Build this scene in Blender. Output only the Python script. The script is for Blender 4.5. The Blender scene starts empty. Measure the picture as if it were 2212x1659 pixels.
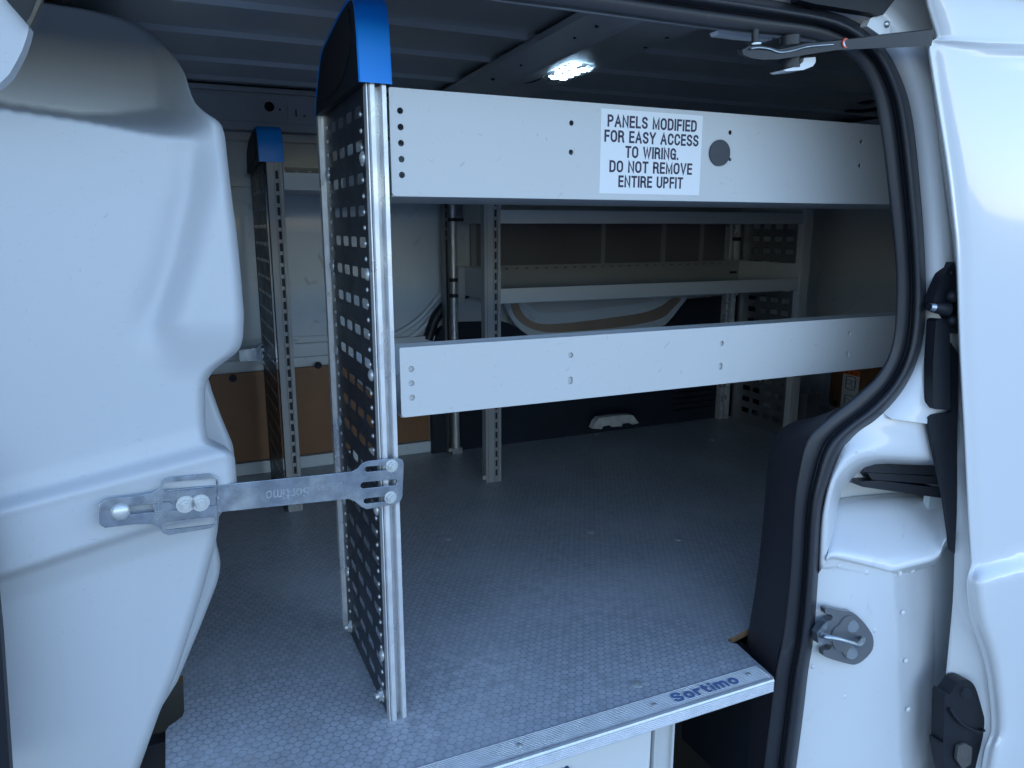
import bpy, bmesh, math, random
from mathutils import Vector, Matrix
R = math.radians
random.seed(7)
scn = bpy.context.scene
col = scn.collection

# ------------------------------------------------------------------ camera
f_px, CX, CY = 1620., 1106., 829.5
PITCH, YAW = R(11.85), R(24.3)
CAM = Vector((0, 0, .86))
FW = Vector((math.sin(YAW)*math.cos(PITCH), math.cos(YAW)*math.cos(PITCH), -math.sin(PITCH)))
RT = Vector((math.cos(YAW), -math.sin(YAW), 0))
UP = RT.cross(FW)
cd = bpy.data.cameras.new('camera')
cam = bpy.data.objects.new('camera', cd); col.objects.link(cam)
cd.sensor_width = 36; cd.lens = f_px/2212*36; cd.clip_start = .02; cd.clip_end = 2000
cam.matrix_world = Matrix(((RT.x, UP.x, -FW.x, CAM.x), (RT.y, UP.y, -FW.y, CAM.y), (RT.z, UP.z, -FW.z, CAM.z), (0, 0, 0, 1)))
scn.camera = cam
scn.render.resolution_x, scn.render.resolution_y = 1024, 768

# ------------------------------------------------------------------ light
w = bpy.data.worlds.new('World'); scn.world = w; w.use_nodes = True
nt = w.node_tree; bg = nt.nodes['Background']
sky = nt.nodes.new('ShaderNodeTexSky'); sky.sky_type = 'NISHITA'; sky.sun_disc = False
SUN_EL, SUN_AZ = R(62), R(20)          # the sun stands behind the van, its open side lies in shade
sky.sun_elevation = SUN_EL; sky.sun_rotation = SUN_AZ; sky.air_density = 1.1; sky.dust_density = .1; sky.ozone_density = 3.0
nt.links.new(sky.outputs[0], bg.inputs[0]); bg.inputs[1].default_value = .15
sl = bpy.data.lights.new('sun', 'SUN'); sl.energy = .5; sl.angle = R(15); sl.color = (1, .95, .88)
so = bpy.data.objects.new('sun', sl); col.objects.link(so)
sd = Vector((math.sin(SUN_AZ)*math.cos(SUN_EL), math.cos(SUN_AZ)*math.cos(SUN_EL), math.sin(SUN_EL)))
so.rotation_euler = sd.to_track_quat('Z', 'Y').to_euler(); so.location = (0, 6, 8)
vs = scn.view_settings; vs.view_transform = 'Standard'; vs.look = 'None'; vs.gamma = 1; vs.use_curve_mapping = False
vs.exposure = 1.82
scn.render.engine = 'CYCLES'

# ------------------------------------------------------------------ helpers
def at(x, y, ax, v):
    d = FW + RT*((x-CX)/f_px) + UP*((CY-y)/f_px)
    i = 'xyz'.index(ax)
    return CAM + d*((v-CAM[i])/d[i])
def proj(q):
    q = Vector(q)-CAM; D = q.dot(FW)
    return CX+f_px*q.dot(RT)/D, CY-f_px*q.dot(UP)/D
def lerp(a, b, t): return a+(b-a)*t
def sstep(x, a=0., b=1.):
    t = max(0., min(1., (x-a)/(b-a))); return t*t*(3-2*t)
def interp(tab, x):
    if x <= tab[0][0]: return tab[0][1]
    for (a, b), (c, d) in zip(tab, tab[1:]):
        if x <= c: return b+(d-b)*(x-a)/(c-a)
    return tab[-1][1]
def smooth_line(pts, n):
    P = [Vector(p) for p in pts]; out = []
    for i in range(len(P)-1):
        a = P[max(i-1, 0)]; b = P[i]; c = P[i+1]; d = P[min(i+2, len(P)-1)]
        for k in range(n):
            t = k/n
            out.append(.5*((2*b)+(c-a)*t+(2*a-5*b+4*c-d)*t*t+(3*b-a-3*c+d)*t**3))
    out.append(P[-1]); return out

def put(name, me, m=None, parent=None, smooth=False):
    me.name = name
    o = bpy.data.objects.new(name, me); col.objects.link(o)
    if m is not None:
        for k in (m if isinstance(m, (list, tuple)) else [m]): me.materials.append(k)
    if parent: o.parent = parent
    if smooth:
        for p in me.polygons: p.use_smooth = True
    return o
def empty(name, loc=(0, 0, 0)):
    o = bpy.data.objects.new(name, None); col.objects.link(o); o.empty_display_size = .05
    return o
def tag(o, label=None, cat=None, group=None, kind=None):
    if label: o['label'] = label
    if cat: o['category'] = cat
    if group: o['group'] = group
    if kind: o['kind'] = kind
    return o
def thing(name, label, cat, group=None): return tag(empty(name), label, cat, group)
def bmobj(name, bm, m, parent=None, bevel=0, smooth=False, seg=2):
    if bevel:
        bmesh.ops.bevel(bm, geom=[e for e in bm.edges if len(e.link_faces) == 2 and e.calc_face_angle(0) > .5], offset=bevel, segments=seg, affect='EDGES', clamp_overlap=True)
    bmesh.ops.recalc_face_normals(bm, faces=bm.faces[:])
    me = bpy.data.meshes.new(name); bm.to_mesh(me); bm.free()
    if bevel or smooth:
        for p in me.polygons: p.use_smooth = True
        me.set_sharp_from_angle(angle=R(40)) if hasattr(me, 'set_sharp_from_angle') else None
    return put(name, me, m, parent)
def addbox(bm, x0, x1, y0, y1, z0, z1):
    v = [bm.verts.new(p) for p in ((x0,y0,z0),(x1,y0,z0),(x1,y1,z0),(x0,y1,z0),(x0,y0,z1),(x1,y0,z1),(x1,y1,z1),(x0,y1,z1))]
    for q in ((0,1,2,3),(4,7,6,5),(0,4,5,1),(1,5,6,2),(2,6,7,3),(3,7,4,0)): bm.faces.new([v[i] for i in q])
def box(name, dims, m, parent=None, bevel=0):
    bm = bmesh.new(); addbox(bm, *dims); return bmobj(name, bm, m, parent, bevel)
def addprism(bm, pts, d):              # closed ring of Vectors pushed along d
    a = [bm.verts.new(p) for p in pts]; b = [bm.verts.new(Vector(p)+Vector(d)) for p in pts]; n = len(a)
    bm.faces.new(a); bm.faces.new(b[::-1])
    for i in range(n): bm.faces.new((a[i], b[i], b[(i+1) % n], a[(i+1) % n]))
def prism(name, pts, d, m, parent=None, bevel=0):
    bm = bmesh.new(); addprism(bm, pts, d); return bmobj(name, bm, m, parent, bevel)
def addcyl(bm, p0, p1, r0, r1=None, n=20, cap=True):
    p0, p1 = Vector(p0), Vector(p1); r1 = r0 if r1 is None else r1
    ax = (p1-p0).normalized(); u = ax.orthogonal().normalized(); v = ax.cross(u)
    A = [bm.verts.new(p0+(u*math.cos(t)+v*math.sin(t))*r0) for t in [2*math.pi*k/n for k in range(n)]]
    B = [bm.verts.new(p1+(u*math.cos(t)+v*math.sin(t))*r1) for t in [2*math.pi*k/n for k in range(n)]]
    for i in range(n): bm.faces.new((A[i], A[(i+1) % n], B[(i+1) % n], B[i]))
    if cap: bm.faces.new(A[::-1]); bm.faces.new(B)
def cyl(name, p0, p1, r0, m, parent=None, r1=None, n=20, bevel=0):
    bm = bmesh.new(); addcyl(bm, p0, p1, r0, r1, n); return bmobj(name, bm, m, parent, bevel, smooth=True)
def adddome(bm, c, d, r, h, n=16, rings=4):   # rounded rivet head at c bulging along d
    c, d = Vector(c), Vector(d).normalized(); u = d.orthogonal().normalized(); v = d.cross(u); prev = None
    for k in range(rings+1):
        a = math.pi/2*k/rings
        if k == rings:
            t = bm.verts.new(c+d*h)
            for i in range(n): bm.faces.new((prev[i], prev[(i+1) % n], t))
        else:
            ring = [bm.verts.new(c+(u*math.cos(2*math.pi*i/n)+v*math.sin(2*math.pi*i/n))*r*math.cos(a)+d*h*math.sin(a)) for i in range(n)]
            if prev:
                for i in range(n): bm.faces.new((prev[i], prev[(i+1) % n], ring[(i+1) % n], ring[i]))
            prev = ring
def tube(name, pts, r, m, parent=None, n=10, sub=5):
    P = smooth_line(pts, sub); bm = bmesh.new(); prev = None
    ref = Vector((0, 0, 1))
    for i, p in enumerate(P):
        d = (P[min(i+1, len(P)-1)]-P[max(i-1, 0)]).normalized()
        u = d.cross(ref); u = (u if u.length > 1e-3 else d.orthogonal()).normalized(); v = d.cross(u)
        ring = [bm.verts.new(p+(u*math.cos(2*math.pi*k/n)+v*math.sin(2*math.pi*k/n))*r) for k in range(n)]
        if prev:
            for k in range(n): bm.faces.new((prev[k], prev[(k+1) % n], ring[(k+1) % n], ring[k]))
        else: bm.faces.new(ring[::-1])
        prev = ring
    bm.faces.new(prev); return bmobj(name, bm, m, parent, smooth=True)
def rrect(w, h, r, n=4, cx=0, cy=0):
    out = []
    r = min(r, w/2, h/2)
    for (sx, sy, a0) in ((1, 1, 0), (-1, 1, 90), (-1, -1, 180), (1, -1, 270)):
        for k in range(n+1):
            a = R(a0+90*k/n); out.append((cx+sx*(w/2-r)+r*math.cos(a), cy+sy*(h/2-r)+r*math.sin(a)))
    return out
def circ(r, n=20, cx=0, cy=0): return [(cx+r*math.cos(2*math.pi*k/n), cy+r*math.sin(2*math.pi*k/n)) for k in range(n)]
def plate_mesh(outline, holes, thick, bevel=0):
    cu = bpy.data.curves.new('plate', 'CURVE'); cu.dimensions = '2D'; cu.fill_mode = 'BOTH'; cu.extrude = thick/2
    cu.bevel_depth = bevel; cu.bevel_resolution = 1
    for ring in [outline]+list(holes):
        s = cu.splines.new('POLY'); s.points.add(len(ring)-1)
        for i, (a, b) in enumerate(ring): s.points[i].co = (a, b, 0, 1)
        s.use_cyclic_u = True
    o = bpy.data.objects.new('plate', cu); col.objects.link(o)
    dg = bpy.context.evaluated_depsgraph_get()
    me = bpy.data.meshes.new_from_object(o.evaluated_get(dg))
    bpy.data.objects.remove(o); bpy.data.curves.remove(cu); return me
def frame(o, ex, ey, ez): return Matrix(((ex[0], ey[0], ez[0], o[0]), (ex[1], ey[1], ez[1], o[1]), (ex[2], ey[2], ez[2], o[2]), (0, 0, 0, 1)))
def XZ(y): return frame((0, y, 0), (1, 0, 0), (0, 0, 1), (0, -1, 0))     # plate drawn in x,z facing the opening
def YZ(x): return frame((x, 0, 0), (0, 1, 0), (0, 0, 1), (1, 0, 0))     # plate drawn in y,z
def plate(name, outline, holes, thick, M, m, parent=None, bevel=0):
    me = plate_mesh(outline, holes, thick, bevel); me.transform(M); return put(name, me, m, parent)
def text_mesh(s, size, extrude=.0002, sx=1., align='CENTER', offset=0., space=1.):
    cu = bpy.data.curves.new('t', 'FONT'); cu.body = s; cu.size = size; cu.extrude = extrude; cu.align_x = align; cu.align_y = 'CENTER'
    cu.offset = offset; cu.space_character = space; cu.resolution_u = 3
    o = bpy.data.objects.new('t', cu); col.objects.link(o)
    dg = bpy.context.evaluated_depsgraph_get(); me = bpy.data.meshes.new_from_object(o.evaluated_get(dg))
    bpy.data.objects.remove(o); bpy.data.curves.remove(cu)
    me.transform(Matrix.Diagonal((sx, 1, 1, 1))); return me
def _arc(cx, cy, rx, ry, a0, a1, n=10): return [(cx+rx*math.cos(R(a0+(a1-a0)*k/n)), cy+ry*math.sin(R(a0+(a1-a0)*k/n))) for k in range(n+1)]
GLY = {   # condensed grotesque drawn as pen strokes: width, strokes (unit cap height)
 'P': (.50, [[(.0, 0), (.0, 1)], [(.0, 1), (.24, 1)]+_arc(.24, .74, .24, .26, 90, -90)+[(0, .48)]]),
 'A': (.58, [[(0, 0), (.29, 1), (.58, 0)], [(.10, .33), (.48, .33)]]),
 'N': (.52, [[(0, 0), (0, 1), (.52, 0), (.52, 1)]]),
 'E': (.42, [[(.42, 1), (0, 1), (0, 0), (.42, 0)], [(0, .52), (.39, .52)]]),
 'L': (.40, [[(0, 1), (0, 0), (.40, 0)]]),
 'S': (.50, [_arc(.25, .75, .24, .25, 20, 180, 10)+[(.02, .68), (.10, .57), (.40, .45), (.49, .34)]+_arc(.25, .25, .25, .25, 10, -165, 12)]),
 'M': (.64, [[(0, 0), (0, 1), (.32, .06), (.64, 1), (.64, 0)]]),
 'O': (.56, [_arc(.28, .68, .28, .32, 0, 180, 12)+[(0, .32)]+_arc(.28, .32, .28, .32, 180, 360, 12)+[(.56, .68)]]),
 'D': (.52, [[(0, 0), (0, 1), (.22, 1)]+_arc(.22, .70, .30, .30, 90, 0)+_arc(.22, .30, .30, .30, 0, -90)+[(0, 0)]]),
 'I': (.0, [[(0, 0), (0, 1)]]),
 'F': (.40, [[(.40, 1), (0, 1), (0, 0)], [(0, .50), (.36, .50)]]),
 'R': (.52, [[(0, 0), (0, 1), (.25, 1)]+_arc(.25, .755, .24, .245, 90, -90)+[(0, .51)], [(.26, .51), (.42, .46), (.47, .32), (.48, .08), (.53, 0)]]),
 'Y': (.56, [[(0, 1), (.28, .45), (.56, 1)], [(.28, .48), (.28, 0)]]),
 'C': (.52, [_arc(.27, .68, .26, .32, 12, 180, 12)+_arc(.27, .32, .26, .32, 180, 348, 12)]),
 'T': (.50, [[(0, 1), (.50, 1)], [(.25, 1), (.25, 0)]]),
 'W': (.82, [[(0, 1), (.21, 0), (.41, .95), (.61, 0), (.82, 1)]]),
 'G': (.54, [_arc(.27, .68, .26, .32, 15, 180, 12)+_arc(.27, .32, .26, .32, 180, 345, 12)+[(.53, .46), (.30, .46)], [(.53, .40), (.53, 0)]]),
 'V': (.54, [[(0, 1), (.27, 0), (.54, 1)]]),
 'U': (.52, [[(0, 1)]+_arc(.26, .28, .26, .28, 180, 360, 12)+[(.52, 1)]]),
 '.': (.0, [[(0, .0), (0, .015)]]),
 's': (.42, [_arc(.21, .55, .19, .17, 25, 200, 8)+[(.12, .41), (.32, .36)]+_arc(.21, .19, .20, .19, 30, -160, 8)]),
 'o': (.48, [_arc(.24, .36, .24, .36, 0, 360, 20)]),
 'r': (.26, [[(0, 0), (0, .72)], [(0, .50), (.08, .66), (.26, .70)]]),
 't': (.26, [[(.10, .95), (.10, .14), (.16, .02), (.28, 0)], [(.0, .66), (.22, .66)]]),
 'i': (.0, [[(0, 0), (0, .56)], [(0, .93), (0, .97)]]),
 'm': (.72, [[(0, 0), (0, .72)], [(0, .50)]+_arc(.18, .50, .18, .22, 160, 0)+[(.36, 0)], [(.36, .50)]+_arc(.54, .50, .18, .22, 160, 0)+[(.72, 0)]]),
 'H': (.52, [[(0, 0), (0, 1)], [(.52, 0), (.52, 1)], [(0, .5), (.52, .5)]]), '2': (.48, [_arc(.24, .72, .23, .27, 170, -30, 10)+[(0, 0), (.48, 0)]]),
 '8': (.48, [_arc(.24, .74, .20, .24, 0, 360, 14), _arc(.24, .26, .24, .25, 0, 360, 14)]), '6': (.48, [_arc(.24, .28, .24, .27, 0, 360, 14), [(0, .30), (.04, .70), (.16, .92), (.30, 1), (.44, .92)]]), '5': (.48, [[(.44, 1), (.06, 1), (.02, .55)]+_arc(.23, .31, .24, .31, 110, -150, 10)]),
 ' ': (.16, []),
}
def pen_text(s, cap, stroke, width=None, gap=.13, thick=.00003):
    sw = stroke/cap; X = 0; strokes = []
    for ch in s:
        w_, st = GLY[ch]
        for q in st: strokes.append([(X+a, b) for a, b in q])
        X += w_+sw+gap
    X -= sw+gap
    kx = (width-stroke)/(X*cap) if width else 1.
    bm = bmesh.new()
    for j, q in enumerate(strokes):
        P = []
        for a, b in q:
            v = Vector(((a-X/2)*cap*kx, (b*(1-sw)+sw/2-.5)*cap))
            if not P or (v-P[-1]).length > 1e-6: P.append(v)
        closed = (P[0]-P[-1]).length < 1e-5; z = j % 5*thick
        n = len(P); Lf, Rt = [], []
        for i in range(n):
            a = P[i-1] if i > 0 else (P[-2] if closed else None); c = P[i+1] if i < n-1 else (P[1] if closed else None)
            d1 = (P[i]-a).normalized() if a is not None else (c-P[i]).normalized(); d2 = (c-P[i]).normalized() if c is not None else d1
            nm = Vector((-(d1+d2).y, (d1+d2).x)); nm = nm.normalized() if nm.length > 1e-4 else Vector((-d1.y, d1.x))
            k = 1/max(.45, nm.dot(Vector((-d1.y, d1.x))))
            e = Vector((0, 0))
            if not closed and i == 0: e = -d1*stroke/2
            if not closed and i == n-1: e = d1*stroke/2
            if len(set(q)) == 2 and q[0][0] == q[1][0] and cap > 0 and False: e = Vector((0, 0))
            Lf.append(bm.verts.new((*(P[i]+e+nm*stroke/2*k), z))); Rt.append(bm.verts.new((*(P[i]+e-nm*stroke/2*k), z)))
        for i in range(n-1): bm.faces.new((Rt[i], Rt[i+1], Lf[i+1], Lf[i]))
    me = bpy.data.meshes.new('t'); bm.to_mesh(me); bm.free(); return me
def merge(name, parts, mats, parent=None):      # parts: (mesh, matrix, material index)
    bm = bmesh.new()
    for me, M, mi in parts:
        n0 = len(bm.faces); me.transform(M); bm.from_mesh(me); bm.faces.ensure_lookup_table()
        for f in bm.faces[n0:]: f.material_index = mi
    me = bpy.data.meshes.new(name); bm.to_mesh(me); bm.free(); return put(name, me, mats, parent)
def grid(name, rows, m, parent=None, smooth=True, thick=0, flip=False):
    bm = bmesh.new(); V = [[bm.verts.new(p) for p in r] for r in rows]
    for a, b in zip(V, V[1:]):
        for i in range(len(a)-1):
            q = (a[i], a[i+1], b[i+1], b[i])
            bm.faces.new(q[::-1] if flip else q)
    bm.normal_update()
    o = bmobj_raw(name, bm, m, parent, smooth)
    if thick:
        s = o.modifiers.new('s', 'SOLIDIFY'); s.thickness = thick; s.offset = -1
    return o
def bmobj_raw(name, bm, m, parent, smooth):
    me = bpy.data.meshes.new(name); bm.to_mesh(me); bm.free()
    for p in me.polygons: p.use_smooth = smooth
    return put(name, me, m, parent)
def loft(name, curves, m, parent=None, sub=4, smooth=True, smoothcols=0, thick=0):
    rows = [smooth_line([at(x, y, 'y', Y) for x, y, Y in c], sub) for c in curves]   # curves of equal count
    if smoothcols: rows = [list(c) for c in zip(*[smooth_line(c, smoothcols) for c in zip(*rows)])]
    return grid(name, rows, m, parent, smooth, thick)

# ------------------------------------------------------------------ materials
def mat(name, c, rough=.5, metal=0., coat=0., vary=0., vscale=6., bump=0., bscale=200., scuff=0., scuffc=(.25, .25, .25), sscale=30., stretch=(1, 1, 1), scratch=0., scratchc=(.6, .6, .6), spec=.5, rvary=0.):
    m = bpy.data.materials.new(name); m.use_nodes = True; t = m.node_tree; b = t.nodes['Principled BSDF']; N = t.nodes.new; L = t.links.new
    b.inputs['Base Color'].default_value = (*c, 1); b.inputs['Roughness'].default_value = rough; b.inputs['Metallic'].default_value = metal
    b.inputs['Coat Weight'].default_value = coat; b.inputs['Coat Roughness'].default_value = .06; b.inputs['Specular IOR Level'].default_value = spec
    tc = N('ShaderNodeTexCoord'); src = tc.outputs['Object']
    cur = None
    def noise(scale, detail=3, dist=0., st=(1, 1, 1), off=0.):
        mp = N('ShaderNodeMapping'); mp.inputs['Scale'].default_value = st; mp.inputs['Location'].default_value = (off, off*.7, off*1.3); L(src, mp.inputs[0])
        n = N('ShaderNodeTexNoise'); n.inputs['Scale'].default_value = scale; n.inputs['Detail'].default_value = detail; n.inputs['Distortion'].default_value = dist; L(mp.outputs[0], n.inputs['Vector']); return n
    def ramp(s, a, z):
        r = N('ShaderNodeMapRange'); r.inputs[1].default_value = a; r.inputs[2].default_value = z; r.clamp = True; L(s, r.inputs[0]); return r.outputs[0]
    def mix(fac, A, B):
        x = N('ShaderNodeMix'); x.data_type = 'RGBA'; L(fac, x.inputs[0])
        if A is None: x.inputs[6].default_value = (*c, 1)
        else: L(A, x.inputs[6])
        x.inputs[7].default_value = (*B, 1); return x.outputs[2]
    def mul(s, k):
        x = N('ShaderNodeMath'); x.operation = 'MULTIPLY'; L(s, x.inputs[0]); 
        if isinstance(k, float) or isinstance(k, int): x.inputs[1].default_value = k
        else: L(k, x.inputs[1])
        return x.outputs[0]
    if vary:
        n = noise(vscale, 5); cur = mix(mul(ramp(n.outputs[0], .35, .7), vary), None, tuple(k*.55 for k in c))
    if scuff:
        n = noise(sscale, 6, .6, stretch); g = noise(3.1, 2, 0, (1, 1, 1), 4.2)
        cur = mix(mul(mul(ramp(n.outputs[0], .62, .72), ramp(g.outputs[0], .45, .62)), scuff), cur, scuffc)
    if scratch:
        for k, st in enumerate(((60, 60, 2), (3, 50, 50), (70, 8, 40))):
            mp = N('ShaderNodeMapping'); mp.inputs['Rotation'].default_value = (R(25+31*k), R(14*k), R(40*k)); L(src, mp.inputs[0])
            mp2 = N('ShaderNodeMapping'); mp2.inputs['Scale'].default_value = st; L(mp.outputs[0], mp2.inputs[0])
            n = N('ShaderNodeTexNoise'); n.inputs['Scale'].default_value = 3; n.inputs['Detail'].default_value = 3; L(mp2.outputs[0], n.inputs['Vector'])
            g = noise(7., 2, 0, (1, 1, 1), 9.1+k*5)
            cur = mix(mul(mul(ramp(n.outputs[0], .69, .72), ramp(g.outputs[0], .5, .6)), scratch), cur, scratchc)
    if cur is not None: L(cur, b.inputs['Base Color'])
    if rvary:
        n = noise(14, 4, 0, (1, 1, 1), 2.); r = N('ShaderNodeMapRange'); r.inputs[3].default_value = max(.02, rough-rvary); r.inputs[4].default_value = min(1, rough+rvary); r.inputs[1].default_value = .35; r.inputs[2].default_value = .65
        L(n.outputs[0], r.inputs[0]); L(r.outputs[0], b.inputs['Roughness'])
    if bump:
        n = noise(bscale, 2); bp = N('ShaderNodeBump'); bp.inputs['Strength'].default_value = bump; bp.inputs['Distance'].default_value = .001; L(n.outputs[0], bp.inputs['Height']); L(bp.outputs[0], b.inputs['Normal'])
    return m
def emit(name, c, s):
    m = bpy.data.materials.new(name); m.use_nodes = True; b = m.node_tree.nodes['Principled BSDF']
    b.inputs['Base Color'].default_value = (*c, 1); b.inputs['Emission Color'].default_value = (*c, 1); b.inputs['Emission Strength'].default_value = s; return m

M_body = mat('white_body_paint', (.66, .67, .68), .28, coat=.5, vary=.10, vscale=3, scuff=.25, scuffc=(.35, .33, .3), sscale=22)
M_door = mat('white_door_paint', (.66, .67, .68), .22, coat=.8)
M_wall = mat('inner_wall_paint', (.60, .66, .70), .32, coat=.3, vary=.12, vscale=2.5, scuff=.5, scuffc=(.16, .15, .14), sscale=18)
M_roof = mat('roof_paint', (.60, .61, .62), .25, coat=.4, vary=.2, vscale=3)
M_part = mat('white_moulded_plastic', (.49, .515, .54), .42, vary=.06, vscale=2.5, bump=.12, bscale=500, scuff=.25, scuffc=(.40, .39, .37), sscale=50, stretch=(1, 1, 2.2), scratch=.5, scratchc=(.36, .37, .40))
M_shelf = mat('light_grey_powder_coat', (.53, .54, .54), .38, vary=.05, vscale=4, bump=.05, bscale=700, scuff=.6, scuffc=(.42, .41, .38), sscale=30, stretch=(1, 1, 8), scratch=.55, scratchc=(.33, .32, .30))
M_alu = mat('brushed_aluminium', (.74, .75, .76), .36, metal=.5, vary=.3, vscale=40, rvary=.12, scratch=.35, scratchc=(.35, .35, .35))
M_zinc = mat('zinc_plated_steel', (.44, .49, .53), .3, metal=.95, vary=.75, vscale=55, rvary=.14)
M_steel = mat('black_steel_sheet', (.016, .021, .030), .38, metal=0, coat=0, scratch=.9, scratchc=(.35, .37, .4), bump=.1, bscale=30, rvary=.06)
M_gsteel = mat('grey_galvanised_sheet', (.22, .23, .24), .4, metal=.6, vary=.3, vscale=12)
M_post = mat('grey_painted_post', (.32, .325, .33), .4, vary=.15, vscale=10)
M_blue = mat('blue_plastic', (.001, .24, .80), .36, vary=.15, vscale=6, scuff=.3, scuffc=(.02, .05, .2))
M_dkplast = mat('dark_grey_plastic', (.010, .012, .017), .5, spec=.28, bump=.1, bscale=500)
M_rubber = mat('black_rubber', (.016, .018, .024), .46, bump=.08, bscale=600, vary=.3, vscale=12, scuff=.3, scuffc=(.07, .07, .08))
M_leather = mat('grained_black_trim', (.022, .022, .03), .42, bump=.8, bscale=420)
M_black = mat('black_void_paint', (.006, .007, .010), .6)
M_carpet = mat('dark_blue_arch_lining', (.010, .016, .032), .75, bump=.5, bscale=300, vary=.4, vscale=10)
M_ply = mat('orange_brown_plywood', (.23, .105, .045), .5, vary=.35, vscale=5, scuff=.7, scuffc=(.07, .035, .02), sscale=14)
M_plyedge = mat('raw_plywood_edge', (.45, .27, .14), .7, vary=.5, vscale=60)
M_white = mat('white_label', (.72, .74, .76), .35)
M_ink = mat('dark_ink', (.02, .015, .05), .5)
M_blueink = mat('slate_blue_print', (.10, .17, .34), .5, vary=.2, vscale=200)
M_red = mat('red_print', (.55, .05, .02), .5)
M_orange = mat('orange_print', (.75, .16, .03), .5)
M_drawer = mat('drawer_front_paint', (.66, .67, .67), .4, vary=.08, vscale=5, scuff=.3, scuffc=(.3, .3, .3))
M_screw = mat('zinc_screw', (.62, .64, .63), .35, metal=.55)
M_ground = mat('asphalt_ground', (.20, .225, .25), .9, vary=.3, vscale=20, bump=.5, bscale=80)
M_orbr = mat('tan_reflection', (.36, .27, .21), .45, vary=.5, vscale=3, scuff=.5, scuffc=(.08, .05, .04), sscale=9)  # brown reflection of wood on the moulding, put into the colour
M_led = emit('lit_led', (.45, .72, 1.), 7.)
M_lens = bpy.data.materials.new('clear_lens'); M_lens.use_nodes = True
_b = M_lens.node_tree.nodes['Principled BSDF']; _b.inputs['Transmission Weight'].default_value = .95; _b.inputs['Roughness'].default_value = .04; _b.inputs['IOR'].default_value = 1.12

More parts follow.
